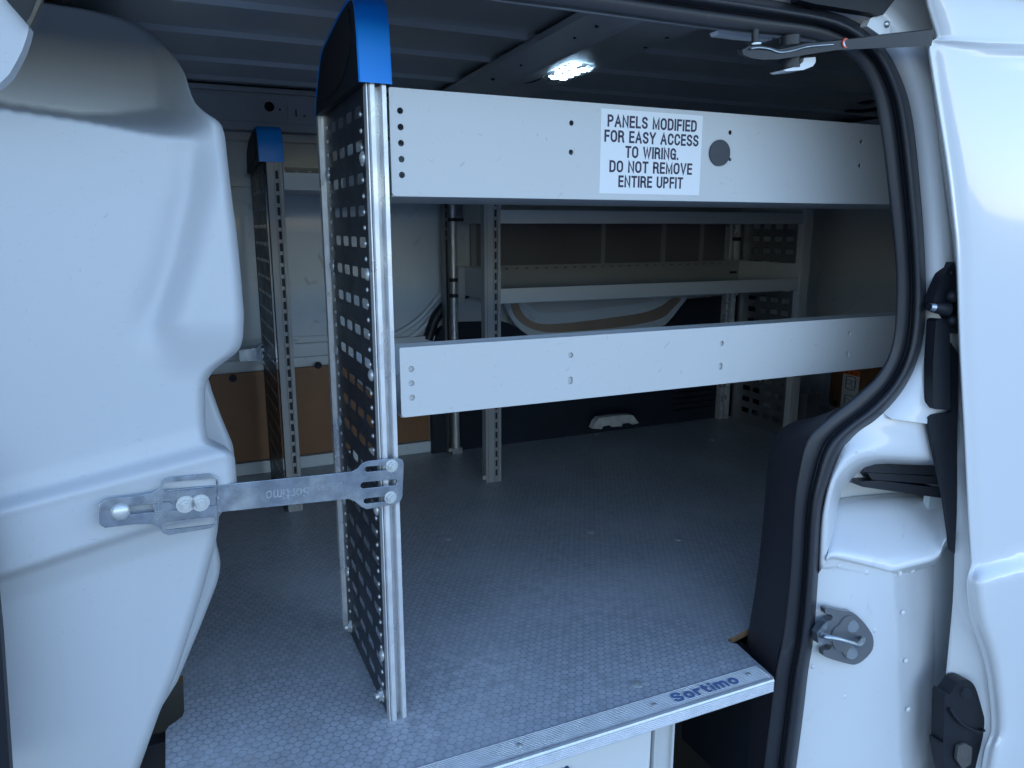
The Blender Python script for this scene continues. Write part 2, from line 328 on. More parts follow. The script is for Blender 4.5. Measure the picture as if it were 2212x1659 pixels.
M_stamp = mat('stamp_highlight', (.50, .55, .59), .3, metal=.8, vary=.6, vscale=120)  # paler steel stands in for light catching the stamped letters, drawn flat
def floor_mat():
    m = bpy.data.materials.new('honeycomb_film_floor'); m.use_nodes = True; t = m.node_tree; b = t.nodes['Principled BSDF']; N = t.nodes.new; L = t.links.new
    tc = N('ShaderNodeTexCoord'); a = .0165
    nz = N('ShaderNodeTexNoise'); nz.inputs['Scale'].default_value = 60; L(tc.outputs['Object'], nz.inputs['Vector'])
    def vm(op, A, B=None):
        x = N('ShaderNodeVectorMath'); x.operation = op; L(A, x.inputs[0])
        if B is not None: x.inputs[1].default_value = B
        return x.outputs[0] if op != 'LENGTH' else x.outputs['Value']
    sep = vm('MULTIPLY', tc.outputs['Object'], (1/a, 1/(a*1.732), 0))
    def cell(off):
        q = vm('ADD', sep, (off, off, 0)); q = vm('FRACTION', q); q = vm('SUBTRACT', q, (.5, .5, 0)); q = vm('MULTIPLY', q, (1, 1.732, 0)); return vm('LENGTH', q)
    mn = N('ShaderNodeMath'); mn.operation = 'MINIMUM'; L(cell(0.), mn.inputs[0]); L(cell(.5), mn.inputs[1])
    dot = N('ShaderNodeMapRange'); dot.inputs[1].default_value = .40; dot.inputs[2].default_value = .49; dot.inputs[3].default_value = 1; dot.inputs[4].default_value = 0; L(mn.outputs[0], dot.inputs[0])
    big = N('ShaderNodeTexNoise'); big.inputs['Scale'].default_value = 3.2; big.inputs['Detail'].default_value = 6; L(tc.outputs['Object'], big.inputs['Vector'])
    wear = N('ShaderNodeMapRange'); wear.inputs[1].default_value = .48; wear.inputs[2].default_value = .68; L(big.outputs[0], wear.inputs[0])
    fine = N('ShaderNodeTexNoise'); fine.inputs['Scale'].default_value = 45; fine.inputs['Detail'].default_value = 5; L(tc.outputs['Object'], fine.inputs['Vector'])
    def mixc(fac, A, B):
        x = N('ShaderNodeMix'); x.data_type = 'RGBA'
        if isinstance(fac, float): x.inputs[0].default_value = fac
        else: L(fac, x.inputs[0])
        for i, s in ((6, A), (7, B)):
            if isinstance(s, tuple): x.inputs[i].default_value = (*s, 1)
            else: L(s, x.inputs[i])
        return x.outputs[2]
    dn = N('ShaderNodeMapRange'); dn.inputs[1].default_value = .35; dn.inputs[2].default_value = .65; dn.inputs[3].default_value = .35; dn.inputs[4].default_value = 1.1; L(fine.outputs[0], dn.inputs[0])
    dm = N('ShaderNodeMath'); dm.operation = 'MULTIPLY'; L(dot.outputs[0], dm.inputs[0]); L(dn.outputs[0], dm.inputs[1])
    base = mixc(dm.outputs[0], (.30, .315, .335), (.47, .485, .51))
    def mul(A, B):
        x = N('ShaderNodeMath'); x.operation = 'MULTIPLY'; L(A, x.inputs[0])
        if isinstance(B, float): x.inputs[1].default_value = B
        else: L(B, x.inputs[1])
        return x.outputs[0]
    base = mixc(mul(wear.outputs[0], .45), base, (.56, .565, .585))
    # local worn patch in front of the post and at the edge
    for (px, py, rad, amt) in ((.47, 1.24, .15, .5), (.02, 1.10, .14, .6), (.80, 1.45, .25, .3), (.33, 1.10, .10, .4)):
        s = vm('SUBTRACT', tc.outputs['Object'], (px, py, 0)); ln = vm('LENGTH', s)
        r = N('ShaderNodeMapRange'); r.inputs[1].default_value = rad*.2; r.inputs[2].default_value = rad; r.inputs[3].default_value = amt; r.inputs[4].default_value = 0; L(ln, r.inputs[0])
        fr = N('ShaderNodeMapRange'); fr.inputs[1].default_value = .42; fr.inputs[2].default_value = .66; L(fine.outputs[0], fr.inputs[0])
        base = mixc(mul(r.outputs[0], fr.outputs[0]), base, (.62, .63, .65))
    for k, (rot, st) in enumerate(((25, (3, 90, 1)), (-50, (2.5, 110, 1)), (75, (4, 70, 1)), (5, (3, 120, 1)))):
        mp = N('ShaderNodeMapping'); mp.inputs['Rotation'].default_value = (0, 0, R(rot)); L(tc.outputs['Object'], mp.inputs[0])
        m2 = N('ShaderNodeMapping'); m2.inputs['Scale'].default_value = st; L(mp.outputs[0], m2.inputs[0])
        n = N('ShaderNodeTexNoise'); n.inputs['Scale'].default_value = 2.2; n.inputs['Detail'].default_value = 3; n.inputs['Distortion'].default_value = .25; L(m2.outputs[0], n.inputs['Vector'])
        r = N('ShaderNodeMapRange'); r.inputs[1].default_value = .645; r.inputs[2].default_value = .70; L(n.outputs[0], r.inputs[0])
        base = mixc(mul(r.outputs[0], .55), base, (.55, .56, .58))
    for (px, py, rad) in ((.10, 1.13, .05), (.14, 1.22, .045), (.05, 1.16, .03), (.90, 2.0, .06), (.6, 2.45, .09), (1.3, 2.2, .05)):
        s = vm('SUBTRACT', tc.outputs['Object'], (px, py, 0)); ln = vm('LENGTH', s)
        r = N('ShaderNodeMapRange'); r.inputs[1].default_value = 0; r.inputs[2].default_value = rad; r.inputs[3].default_value = .55; r.inputs[4].default_value = 0; L(ln, r.inputs[0])
        base = mixc(mul(r.outputs[0], fr.outputs[0]), base, (.30, .21, .17))
    L(base, b.inputs['Base Color'])
    rr = N('ShaderNodeMapRange'); rr.inputs[3].default_value = .45; rr.inputs[4].default_value = .32; L(dot.outputs[0], rr.inputs[0]); L(rr.outputs[0], b.inputs['Roughness'])
    bp = N('ShaderNodeBump'); bp.inputs['Strength'].default_value = .55; bp.inputs['Distance'].default_value = .0006; L(dot.outputs[0], bp.inputs['Height']); L(bp.outputs[0], b.inputs['Normal'])
    return m
M_floor = floor_mat()

# ------------------------------------------------------------------ setting
ROOF = 1.29
bm = bmesh.new(); addbox(bm, -900, 900, -900, 900, -.75, -.62)
tag(bmobj('ground', bm, M_ground), kind='structure')

van = thing('cargo_van', 'white cargo van seen through its open side, with dark ribbed roof and black door seal', 'van')

# roof skin with lengthwise ribs (pressed into one sheet)
bm = bmesh.new(); prof = []
rib_y = [1.14, 1.41, 1.675, 1.93, 2.225, 2.48]
y = .96
ys = sorted(set([.90, 2.60] + [v for r_ in rib_y for v in (r_-.016, r_-.009, r_+.009, r_+.016)]))
def roofz(y): return ROOF - .012 + .02*math.sin((y-.9)/1.7*math.pi)*0
for yy in ys:
    prof.append((yy, ROOF-.011 if any(abs(yy-r_) < .012 for r_ in rib_y) else ROOF))
rows = [[Vector((x, a, b)) for a, b in prof] for x in (-1.6, 0, 1, 2, 3.0)]
grid('roof_skin', rows, M_roof, van, smooth=False)
box('roof_panel', (-1.65, 3.05, .80, 2.74, ROOF+.02, ROOF+.05), M_body, van, .01)
# far top rail under the roof, with pressed lips, round hole and slots
rail_h = [circ(.016, 24, .330, 1.232), circ(.0045, 12, .362, 1.225), rrect(.006, .024, .001, 2, .412, 1.218), circ(.004, 10, .437, 1.210)]
rp = plate('far_roof_rail', [(-1.5, 1.185), (2.95, 1.185), (2.95, 1.268), (-1.5, 1.268)], rail_h, .003, XZ(2.60), M_roof, van, .001)
bm = bmesh.new()
addbox(bm, -1.5, 2.95, 2.575, 2.60, 1.270, 1.283); addbox(bm, -1.5, 2.95, 2.60, 2.72, 1.160, 1.1835)
addbox(bm, -1.5, 2.95, 2.66, 2.72, 1.135, 1.158); addbox(bm, .02, .385, 2.592, 2.597, 1.252, 1.258); addbox(bm, .385, .391, 2.592, 2.597, 1.195, 1.258)
bmobj('rail_lip', bm, M_roof, rp, .002)
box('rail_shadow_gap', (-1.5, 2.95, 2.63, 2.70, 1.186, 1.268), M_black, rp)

# far side wall
wall = box('far_side_wall', (-1.6, 2.95, 2.722, 2.76, -.3, ROOF+.035), M_wall, van)
bm = bmesh.new()
addbox(bm, -1.5, .93, 2.70, 2.719, .385, .405); addbox(bm, -1.5, .93, 2.69, 2.719, .43, .455); addbox(bm, -1.5, .93, 2.71, 2.719, .47, .478)
addbox(bm, -1.5, 2.9, 2.700, 2.719, .99, 1.02)
addbox(bm, .20, .235, 2.705, 2.719, .50, .985)
bmobj('wall_ridge', bm, M_wall, wall, .006)
# the upswept moulding over the wheel arch
for k, dz in enumerate((0, -.045)):
    tube('arch_moulding', [Vector((.60, 2.712, .455+dz)), Vector((.74, 2.712, .468+dz)), Vector((.84, 2.712, .52+dz)), Vector((.92, 2.712, .60+dz)), Vector((.99, 2.712, .66+dz)), Vector((1.10, 2.712, .69+dz))], .010, M_wall, wall)
# window-frame like pressings behind the far shelves
bm = bmesh.new()
for x0 in (1.05, 1.62, 1.92, 2.12): addbox(bm, x0, x0+.02, 2.700, 2.719, .70, 1.12)
addbox(bm, 1.05, 2.2, 2.705, 2.719, .67, .69)
bmobj('wall_pressing', bm, M_post, wall, .006)
box('blanking_panel', (1.072, 2.30, 2.708, 2.7185, .692, 1.10), mat('dull_grey_board', (.17, .165, .18), .5, vary=.4, vscale=3), wall, .002)
tube('dark_seam', [Vector((.87, 2.70, .44)), Vector((.90, 2.70, .52)), Vector((.96, 2.70, .58)), Vector((1.05, 2.70, .62))], .020, M_rubber, wall)

# dark lining over the far wheel arch
arch = [(934, 958), (932, 800), (936, 752), (950, 715), (975, 699), (1045, 697), (1095, 697), (1125, 712), (1170, 740), (1300, 745), (1430, 712), (1455, 690), (1475, 660), (1500, 648), (1580, 640), (1640, 640), (1640, 935), (1300, 955), (934, 985)]
prism('far_arch_lining', [at(a, b, 'y', 2.665) for a, b in arch], (0, .05, 0), M_carpet, van, .004)
lin2 = [(1085, 640), (1100, 680), (1120, 708), (1150, 728), (1185, 737), (1300, 732), (1420, 708), (1448, 690), (1468, 665), (1482, 648), (1482, 600), (1085, 600)]
mo = prism('lower_moulding', smooth_line([at(a, b, 'y', 2.64) for a, b in lin2[:10]], 3)+[at(a, b, 'y', 2.64) for a, b in lin2[10:]], (0, .02, 0), M_wall, van, .008)
tan = [(1100, 645), (1116, 645), (1124, 668), (1140, 688), (1170, 700), (1230, 698), (1310, 688), (1390, 676), (1432, 660), (1452, 645), (1472, 645), (1452, 668), (1428, 688), (1370, 702), (1290, 712), (1200, 718), (1160, 714), (1130, 700), (1112, 680)]
prism('tan_reflection_band', smooth_line([at(a, b, 'y', 2.634) for a, b in tan+tan[:1]], 3)[:-1], (0, .008, 0), M_orbr, mo, .002)  # band drawn in tan where the moulding reflects wood
prism('inner_panel', smooth_line([at(a, b, 'y', 2.634) for a, b in [(1130, 645), (1145, 662), (1175, 676), (1250, 672), (1330, 662), (1385, 655), (1400, 645), (1130, 645)]], 3)[:-1], (0, .008, 0), M_roof, mo, .002)
# rear corner ribbed vent on the far side
bm = bmesh.new()
for k in range(9): addbox(bm, 1.98, 2.20, 2.640, 2.664, .05+k*.026, .062+k*.026)
bmobj('ribbed_vent', bm, M_carpet, van, .003)

# rear door closing the load space
rd = box('rear_door', (2.86, 2.90, .95, 2.72, -.2, ROOF+.035), M_body, van)
prism('door_pressing', [Vector((2.856, a, b)) for a, b in ((1.2, .55), (2.45, .55), (2.62, .42), (2.70, .42), (2.70, 1.16), (1.2, 1.16))], (.003, 0, 0), M_body, rd, .001)

# cross beam under the roof carrying the lamp
bm = bmesh.new(); bp = [(.780, ROOF-.013), (.800, ROOF-.016), (.850, ROOF-.046), (.860, ROOF-.050), (.985, ROOF-.052), (1.02, ROOF-.016), (1.06, ROOF-.014), (1.06, ROOF-.012)]
rows = []
for yy in [1.0+.2*k for k in range(9)]:
    sh = (yy-1.4)*.045; rows.append([Vector((a+sh, yy, b)) for a, b in bp])
beam = grid('roof_beam', rows, M_roof, van, smooth=False)
for yy, xx, w_, h_ in ((1.18, .825, .018, .010), (1.32, .828, .014, .008), (1.42, .83, .010, .007), (1.52, .83, .009, .006), (1.82, .83, .010, .013), (2.02, .83, .016, .008), (1.25, .96, .012, .02), (1.37, .968, .01, .014), (1.46, .972, .01, .014), (2.15, .86, .012, .008)):
    sh = (yy-1.4)*.045
    zz = ROOF-.016-(xx-.80)*.6 if xx < .85 else ROOF-.052
    bm = bmesh.new(); addcyl(bm, (xx+sh, yy, zz-.0008), (xx+sh, yy, zz+.004), w_*.5, n=12); bmobj('beam_hole', bm, M_black, beam)


box('rear_roof_beam', (2.56, 2.855, 1.10, 2.57, 1.215, 1.272), M_wall, van, .012)
# near header and cantrail above the opening
bm = bmesh.new(); addbox(bm, -1.6, 3.0, 1.02, 1.10, 1.185, ROOF+.035)
bmobj('door_header', bm, M_roof, van, .008)
box('outer_cantrail', (-1.65, 3.05, .86, 1.018, 1.262, ROOF+.02), M_body, van, .01)

# ---- rubber door seal
WI = [(600, -70), (900, -26), (1071, 0), (1250, 22), (1475, 53), (1625, 72), (1758, 87), (1841, 127), (1881, 187), (1901, 273), (1921, 433), (1933, 553), (1936, 636), (1928, 740), (1898, 806), (1841, 860), (1775, 913), (1741, 953), (1721, 1036), (1713, 1106), (1705, 1239), (1690, 1373), (1672, 1466), (1660, 1560), (1640, 1720)]
WO = [(600, -170), (900, -125), (1071, -95), (1260, -66), (1490, -28), (1680, 2), (1825, 35), (1900, 90), (1945, 165), (1972, 260), (1990, 433), (1998, 553), (2000, 670), (1988, 760), (1955, 836), (1908, 893), (1858, 930), (1818, 973), (1792, 1040), (1776, 1106), (1768, 1239), (1758, 1373), (1746, 1450), (1733, 1560), (1709, 1740)]
sec = [(0, .05), (0, .004), (.03, -.006), (.10, -.009), (.30, -.011), (.44, -.013), (.48, -.004), (.52, -.003), (.56, -.014), (.63, -.024), (.72, -.029), (.81, -.027), (.90, -.018), (.96, -.006), (1.0, .004)]
curves = [[(lerp(a[0], b[0], t), lerp(a[1], b[1], t), 1.0+d) for a, b in zip(WI, WO)] for t, d in sec]
loft('door_seal', curves, M_rubber, van)

# ---- white pillar around the opening
A0 = [(a, b, 1.003) for a, b in WO[:16]]
A1 = [(a, b, .990) for a, b in [(600, -178), (900, -134), (1071, -104), (1262, -76), (1493, -39), (1688, -10), (1838, 22), (1912, 78), (1957, 155), (1985, 252), (2003, 430), (2010, 553), (2011, 668), (2000, 770), (1970, 848), (1926, 905)]]
A2 = [(a, b, .975) for a, b in [(600, -200), (900, -160), (1071, -130), (1265, -100), (1500, -65), (1700, -38), (1855, -2), (1934, 60), (1985, 140), (2012, 240), (2030, 425), (2038, 553), (2040, 668), (2036, 770), (2025, 850), (2000, 915)]]
A3 = [(a, b, 1.0) for a, b in [(600, -215), (900, -175), (1071, -145), (1268, -115), (1505, -80), (1710, -55), (1875, -20), (1960, 40), (2012, 130), (2035, 230), (2050, 420), (2060, 553), (2064, 668), (2064, 770), (2060, 850), (2045, 920)]]
A4 = [(a, b, 1.0) for a, b in [(600, -380), (900, -340), (1071, -320), (1270, -290), (1520, -260), (1760, -240), (1960, -180), (2080, -60), (2160, 80), (2180, 220), (2180, 420), (2180, 553), (2180, 668), (2180, 770), (2180, 850), (2180, 930)]]
loft('pillar_frame', [A0, A1, A2, A3, A4], M_body, van)
# flare above the track recess
B0 = [(1908, 893), (1885, 912), (1858, 930), (1835, 952), (1818, 973), (1792, 1035), (1776, 1106), (1771, 1160), (1768, 1239)]
B1 = [(2180, 925), (2180, 950), (2180, 985), (2010, 990), (1875, 988), (1818, 1022), (1797, 1070), (1790, 1120), (1787, 1210)]
flare = loft('pillar_flare', [[(a, b, 1.003) for a, b in B0], [(lerp(a[0], b[0], .25), lerp(a[1], b[1], .25), .988) for a, b in zip(B0, B1)], [(lerp(a[0], b[0], .85), lerp(a[1], b[1], .85), .988) for a, b in zip(B0, B1)], [(a, b, .992) for a, b in B1], [(a+(3 if i > 3 else 0), b+(6 if i < 6 else 0), 1.0) for i, (a, b) in enumerate(B1)],
     [(a+(16 if i > 3 else 0), b+(16 if i < 6 else 0), 1.05) for i, (a, b) in enumerate(B1)], [(a+(20 if i > 3 else 0), b+(20 if i < 6 else 0), 1.12) for i, (a, b) in enumerate(B1)]], M_body, van)
# recess back and white step under the rail
grid('recess_back', [[at(1780, 975, 'y', 1.118), at(2190, 975, 'y', 1.118)], [at(1780, 1230, 'y', 1.118), at(2190, 1230, 'y', 1.118)]], M_body, van)
S0 = [(1785, 1208), (1800, 1203), (1850, 1214), (1900, 1227), (1925, 1233), (1960, 1224), (2010, 1210), (2030, 1196), (2040, 1172), (2070, 1155), (2180, 1150)]
S2 = [(1795, 1100), (1815, 1092), (1850, 1086), (1900, 1082), (1925, 1080), (1960, 1080), (2000, 1078), (2020, 1075), (2040, 1072), (2070, 1070), (2180, 1066)]
S1 = [(lerp(a[0], b[0], .35)+2, lerp(a[1], b[1], .22)) for a, b in zip(S0, S2)]
loft('recess_step', [[(a, b+14, 1.02) for a, b in S0], [(a, b+4, .990) for a, b in S0], [(a, b-3, .982) for a, b in S0], [(a, b, .998) for a, b in S1], [(lerp(a[0], b[0], .5), lerp(a[1], b[1], .5), 1.04) for a, b in zip(S1, S2)], [(a, b, 1.08) for a, b in S2], [(a, b-14, 1.117) for a, b in S2]], M_body, van, smoothcols=2)
# lower pillar faces
L0 = [(1774, 1150), (1769, 1225), (1768, 1239), (1758, 1373), (1746, 1450), (1733, 1560), (1709, 1740)]
L1 = [(1800, 1206), (1800, 1222), (1800, 1245), (1790, 1373), (1778, 1450), (1765, 1560), (1745, 1740)]
L2 = [(1922, 1234), (1922, 1244), (1924, 1262), (1932, 1373), (1937, 1450), (1941, 1560), (1941, 1740)]
L3 = [(1931, 1234), (1931, 1244), (1933, 1262), (1941, 1373), (1946, 1450), (1950, 1560), (1950, 1740)]
L4 = [(2062, 1160), (2062, 1190), (2060, 1250), (2058, 1373), (2054, 1450), (2046, 1560), (2030, 1740)]
L5 = [(2150, 1150), (2150, 1180), (2150, 1250), (2150, 1373), (2150, 1450), (2150, 1560), (2150, 1740)]
lp = loft('lower_pillar', [[(a, b, Y) for a, b in c] for c, Y in ((L0, 1.003), (L1, .994), (L2, .985), (L3, .997), (L4, 1.095), (L5, 1.10))], M_body, van)
# raised spot welds on the pillar
for x_, y_, Y_ in ((1813, 1222, .992), (1872, 1237, .989), (1945, 1240, 1.0), (1972, 1233, 1.013), (1951, 1324, .998), (1889, 1362, .988), (1957, 1428, .998), (1824, 1505, .992), (1962, 1533, .997), (1848, 976, .989), (1887, 977, .989), (2006, 930, .990), (1757, 1440, 1.)):
    bm = bmesh.new(); adddome(bm, at(x_, y_, 'y', Y_), (-.2, -1, 0), .0055, .0016, 14, 3); bmobj('spot_weld', bm, M_body, lp, smooth=True)
# black guide rails in the recess
tr = empty('door_track'); tr.parent = van
for pts, nm in (([(1862, 1003), (2090, 1008), (2090, 1030), (1866, 1020)], 'track_bar'), ([(1874, 1021), (2090, 1033), (2090, 1052), (1884, 1036)], 'track_bar'), ([(1858, 1040), (1900, 1038), (2090, 1062), (2090, 1084), (1864, 1052)], 'track_bar')):
    prism(nm, [at(a, b, 'y', 1.045) for a, b in pts], (0, .04, 0), M_rubber, tr, .003)
prism('track_bracket', [at(a, b, 'y', 1.07) for a, b in [(1846, 1004), (1872, 1003), (1880, 1040), (1860, 1048), (1840, 1040)]], (0, .045, 0), M_body, tr, .003)

# ---- black grained cover over the near wheel arch
T0 = [(1905, 860), (1850, 885), (1800, 896), (1735, 906), (1700, 918), (1678, 938), (1665, 970), (1655, 1036), (1650, 1106), (1636, 1239), (1618, 1356), (1610, 1410), (1602, 1500), (1590, 1720)]
T1 = [(1920, 790), (1898, 806), (1841, 860), (1800, 890), (1775, 913), (1755, 935), (1741, 953), (1721, 1036), (1713, 1106), (1705, 1239), (1693, 1356), (1680, 1420), (1668, 1500), (1645, 1720)]
Tm = [(lerp(a[0], b[0], .12), lerp(a[1], b[1], .12)) for a, b in zip(T0, T1)]
tcur = [[at(a, b, 'y', 1.16) for a, b in T0], [at(a, b, 'y', 1.125) for a, b in T0], [at(a, b, 'y', 1.105) for a, b in Tm], [at(a, b, 'y', 1.005) for a, b in T1]]
tcur = [[p+Vector((1.6, 0, 0)) for p in tcur[0]]] + tcur
grid('near_arch_cover', [smooth_line(c, 4) for c in tcur], M_leather, van)

# ---- sliding door standing open beside the pillar
door = empty('sliding_door'); door.parent = van
S = [(1996, -60), (2001, 0), (2012, 40), (2021, 70), (2021, 82), (2006, 98), (2012, 150), (2025, 233), (2045, 360), (2058, 467), (2066, 553), (2073, 753), (2083, 940), (2091, 1106), (2097, 1205), (2096, 1222), (2088, 1262), (2098, 1339), (2128, 1439), (2141, 1566), (2125, 1626), (2108, 1740)]
Sp = smooth_line([Vector((a, b, 0)) for a, b in S], 8)
rows = []
for (dx, Y) in ((-3, .960), (-2, .941), (0, .934), (2.5, .931), (6, .932), (12, .9335), (20, .930), (40, .927), (70, .925), (110, .923), (200, .921), (400, .92), (900, .92), (1700, .92)):
    row = []
    for q in Sp:
        px, py = q.x+dx, q.y
        if dx > 30:      # skin lines run level away from the edge
            px = lerp(q.x, 2080, sstep(dx, 0, 400))+dx
        lowline = 1222-(px-2097)*.27; up = 92+(px-2021)*.12
        Yb = Y - .022*sstep(py-lowline, 0, 46)*sstep(dx, 2, 25) - .006*sstep(up-py, -2, 10)*sstep(dx, 2, 14)
        row.append(at(px, py, 'y', Yb))
    rows.append(row)
grid('door_skin', rows, M_door, door)
Cl = [(2001, -60), (2002, 0), (2013, 60), (2016, 85), (2010, 100), (2018, 233), (2050, 467), (2060, 553), (2066, 700), (2068, 766), (2068, 940), (2067, 1106), (2062, 1199), (2058, 1300), (2045, 1440), (2034, 1566), (2025, 1659), (2018, 1740)]
Sr = []
for a, b in Cl:
    Sr.append((min(q.x for q in sorted(Sp, key=lambda q: abs(q.y-b))[:1])+1, b))
loft('door_edge', [[(a, b, 1.02) for a, b in Cl], [(a, b, .985) for a, b in Cl], [(lerp(a[0], c[0], .15), a[1], .982) for a, c in zip(Cl, Sr)], [(lerp(a[0], c[0], .9), a[1], .948) for a, c in zip(Cl, Sr)], [(c[0], c[1], .940) for c in Sr]], M_door, door)
# edge hardware
dl = prism('door_latch', smooth_line([at(a, b, 'y', .965) for a, b in [(2062, 566), (2050, 577), (2038, 598), (2026, 624), (2016, 652), (2018, 668), (2030, 676), (2044, 680), (2050, 700), (2062, 712), (2072, 716), (2070, 620), (2062, 566)]], 3)[:-1], (0, .02, 0), M_dkplast, door, .003)
bm = bmesh.new(); addcyl(bm, at(2046, 668, 'y', .958), at(2018, 664, 'y', .962), .013, .010); addcyl(bm, at(2018, 664, 'y', .962), at(2006, 663, 'y', .963), .010, .006)
bmobj('guide_pin', bm, M_dkplast, dl, smooth=True)
cyl('pin_tip', at(2017, 664, 'y', .960), at(2008, 663, 'y', .962), .0085, M_zinc, dl, r1=.007)
for bx, by, bY, br_, bh in ((2057, 640, .957, .013, .012), (2056, 692, .957, .010, .01), (2056, 590, .962, .005, .003)):
    bm = bmesh.new(); adddome(bm, at(bx, by, 'y', bY), (-.3, -1, 0), br_, bh); bmobj('latch_boss', bm, M_dkplast, dl, smooth=True)
prism('edge_buffer', [at(a, b, 'y', .962) for a, b in [(2022, 694), (2028, 689), (2052, 690), (2053, 880), (2050, 886), (2022, 884), (2016, 872), (2016, 780)]], (0, .02, 0), M_dkplast, door, .005)
prism('edge_cover', [at(a, b, 'y', .972) for a, b in [(2006, 902), (2012, 896), (2048, 893), (2056, 888), (2054, 740), (2070, 765), (2068, 940), (2067, 1106), (2063, 1196), (2055, 1188), (2051, 1150), (2040, 1073), (2021, 986), (2008, 925)]], (0, .008, 0), M_dkplast, door, .002)
hb = prism('lower_stop', smooth_line([at(a, b, 'y', .950) for a, b in [(2068, 1474), (2080, 1469), (2094, 1470), (2107, 1485), (2118, 1520), (2130, 1569), (2126, 1606), (2112, 1700), (2056, 1700), (2036, 1626), (2033, 1603), (2038, 1599), (2041, 1503), (2052, 1499), (2068, 1474)]], 3)[:-1], (0, .03, 0), M_dkplast, door, .004)
bm = bmesh.new(); addcyl(bm, at(2086, 1496, 'y', .944), at(2086, 1496, 'y', .950), .011); addcyl(bm, at(2086, 1498, 'y', .942), at(2086, 1498, 'y', .945), .005)
bmobj('stop_screw', bm, M_dkplast, hb, smooth=True)
tube('stop_rib', [at(2050, 1530, 'y', .947), at(2075, 1562, 'y', .944), at(2110, 1580, 'y', .944), at(2126, 1578, 'y', .947)], .003, M_dkplast, hb)
prism('stop_wedge', [at(a, b, 'y', .942) for a, b in [(2066, 1640), (2070, 1612), (2085, 1606), (2100, 1614), (2098, 1650), (2080, 1662)]], (0, .006, 0), mat('worn_grey_plastic', (.09, .085, .08), .6, vary=.5, vscale=90), hb, .002)
# upper arm reaching from the door to the roof track
arm = [(2018, 64), (1921, 74), (1860, 82), (1808, 88), (1770, 92), (1741, 94), (1705, 103), (1681, 107), (1661, 101), (1640, 98), (1618, 100), (1603, 108), (1606, 118), (1625, 126), (1650, 129), (1681, 128), (1708, 124), (1760, 115), (1808, 108), (1908, 104), (2012, 99)]
am = prism('door_arm', [at(a, b, 'y', lerp(.975, .925, sstep(a, 1600, 2000))) for a, b in arm], (0, .012, .003), M_rubber, door, .0025)
tube('arm_edge', [at(a, b, 'y', lerp(.970, .930, sstep(a, 1600, 2000))) for a, b in [(1622, 105), (1640, 103), (1662, 106), (1684, 113), (1710, 110), (1745, 101), (1800, 96)]], .0016, M_zinc, am)
cyl('arm_pivot', at(1631, 64, 'y', .985), at(1631, 100, 'y', .985), .0055, M_rubber, am)
cyl('pivot_washer', at(1631, 94, 'y', .983), at(1631, 98, 'y', .983), .010, M_zinc, am)
cyl('roller', at(1706, 78, 'y', .992), at(1706, 99, 'y', .992), .016, M_rubber, am)
cyl('roller', at(1706, 124, 'y', .988), at(1706, 148, 'y', .988), .016, M_rubber, am)
prism('roller_hook', [at(a, b, 'y', .975) for a, b in [(1692, 151), (1700, 154), (1735, 151), (1756, 143), (1762, 134), (1762, 123), (1737, 125), (1735, 134), (1725, 142), (1704, 148)]], (0, .03, 0), M_body, am, .002)
st = [(plate_mesh(circ(.0075, 24), [circ(.0052, 24)], .0006), Matrix.Identity(4), 0), (plate_mesh(circ(.0052, 24), [], .0005), Matrix.Identity(4), 1), (plate_mesh([(-.003, .0005), (-.001, .0025), (.0005, .0005), (.003, .0018), (.0022, -.0018), (.0004, -.0006), (-.0016, -.0026)], [], .0009), Matrix.Identity(4), 2), (plate_mesh([(-.0058, .0036), (-.0042, .0052), (.0058, -.0036), (.0042, -.0052)], [], .0008), Matrix.Identity(4), 0)]
c_ = at(1827, 93, 'y', .9455); Ms = frame(c_, (1, 0, 0), (0, 0, 1), (0, -1, 0))
merge('warning_sticker', [(a, Ms, i) for a, b, i in st], [M_red, M_white, M_ink], am)
# guide plate above the arm and end of the roof track
prism('track_plate', [at(a, b, 'y', 1.03) for a, b in [(1550, 66), (1554, 74), (1600, 80), (1668, 86), (1668, 80), (1610, 73), (1560, 65)]], (0, .02, 0), M_body, van, .002)
prism('track_end_cover', [at(a, b, 'y', .965) for a, b in [(1728, -40), (1728, 0), (1760, 8), (1890, 29), (1908, 32), (1934, -2), (1940, -40)]], (0, .02, 0), M_dkplast, van, .003)
prism('track_joint', [at(a, b, 'y', .978) for a, b in [(1880, 40), (1898, 31), (1915, 34), (1923, 50), (1922, 72), (1900, 75), (1873, 56)]], (0, .016, 0), M_body, van, .003)
bm = bmesh.new(); adddome(bm, at(1916, 52, 'y', .977), (0, -1, 0), .006, .003); bmobj('joint_bolt', bm, M_zinc, van, smooth=True)

# ---- striker plate with loop on the pillar
sp_out = [(1782, 1316), (1790, 1313), (1824, 1320), (1842, 1323), (1860, 1338), (1872, 1352), (1886, 1376), (1885, 1403), (1868, 1424), (1850, 1435), (1832, 1434), (1785, 1420), (1779, 1412), (1780, 1404), (1790, 1404), (1797, 1398), (1794, 1392), (1768, 1388), (1764, 1370), (1772, 1352), (1785, 1342), (1794, 1340), (1799, 1334), (1795, 1328), (1784, 1326)]
sp_o = prism('striker_plate', smooth_line([at(a, b, 'y', .976) for a, b in sp_out+sp_out[:1]], 3)[:-1], (0, .012, 0), M_gsteel, van, .0012)
sp_in = [(1815, 1350), (1822, 1338), (1838, 1330), (1856, 1342), (1868, 1364), (1872, 1385), (1862, 1410), (1845, 1424), (1828, 1420), (1820, 1408), (1805, 1402), (1798, 1380), (1802, 1360)]
prism('striker_boss', smooth_line([at(a, b, 'y', .9725) for a, b in sp_in+sp_in[:1]], 3)[:-1], (0, .003, 0), M_gsteel, sp_o, .0008)
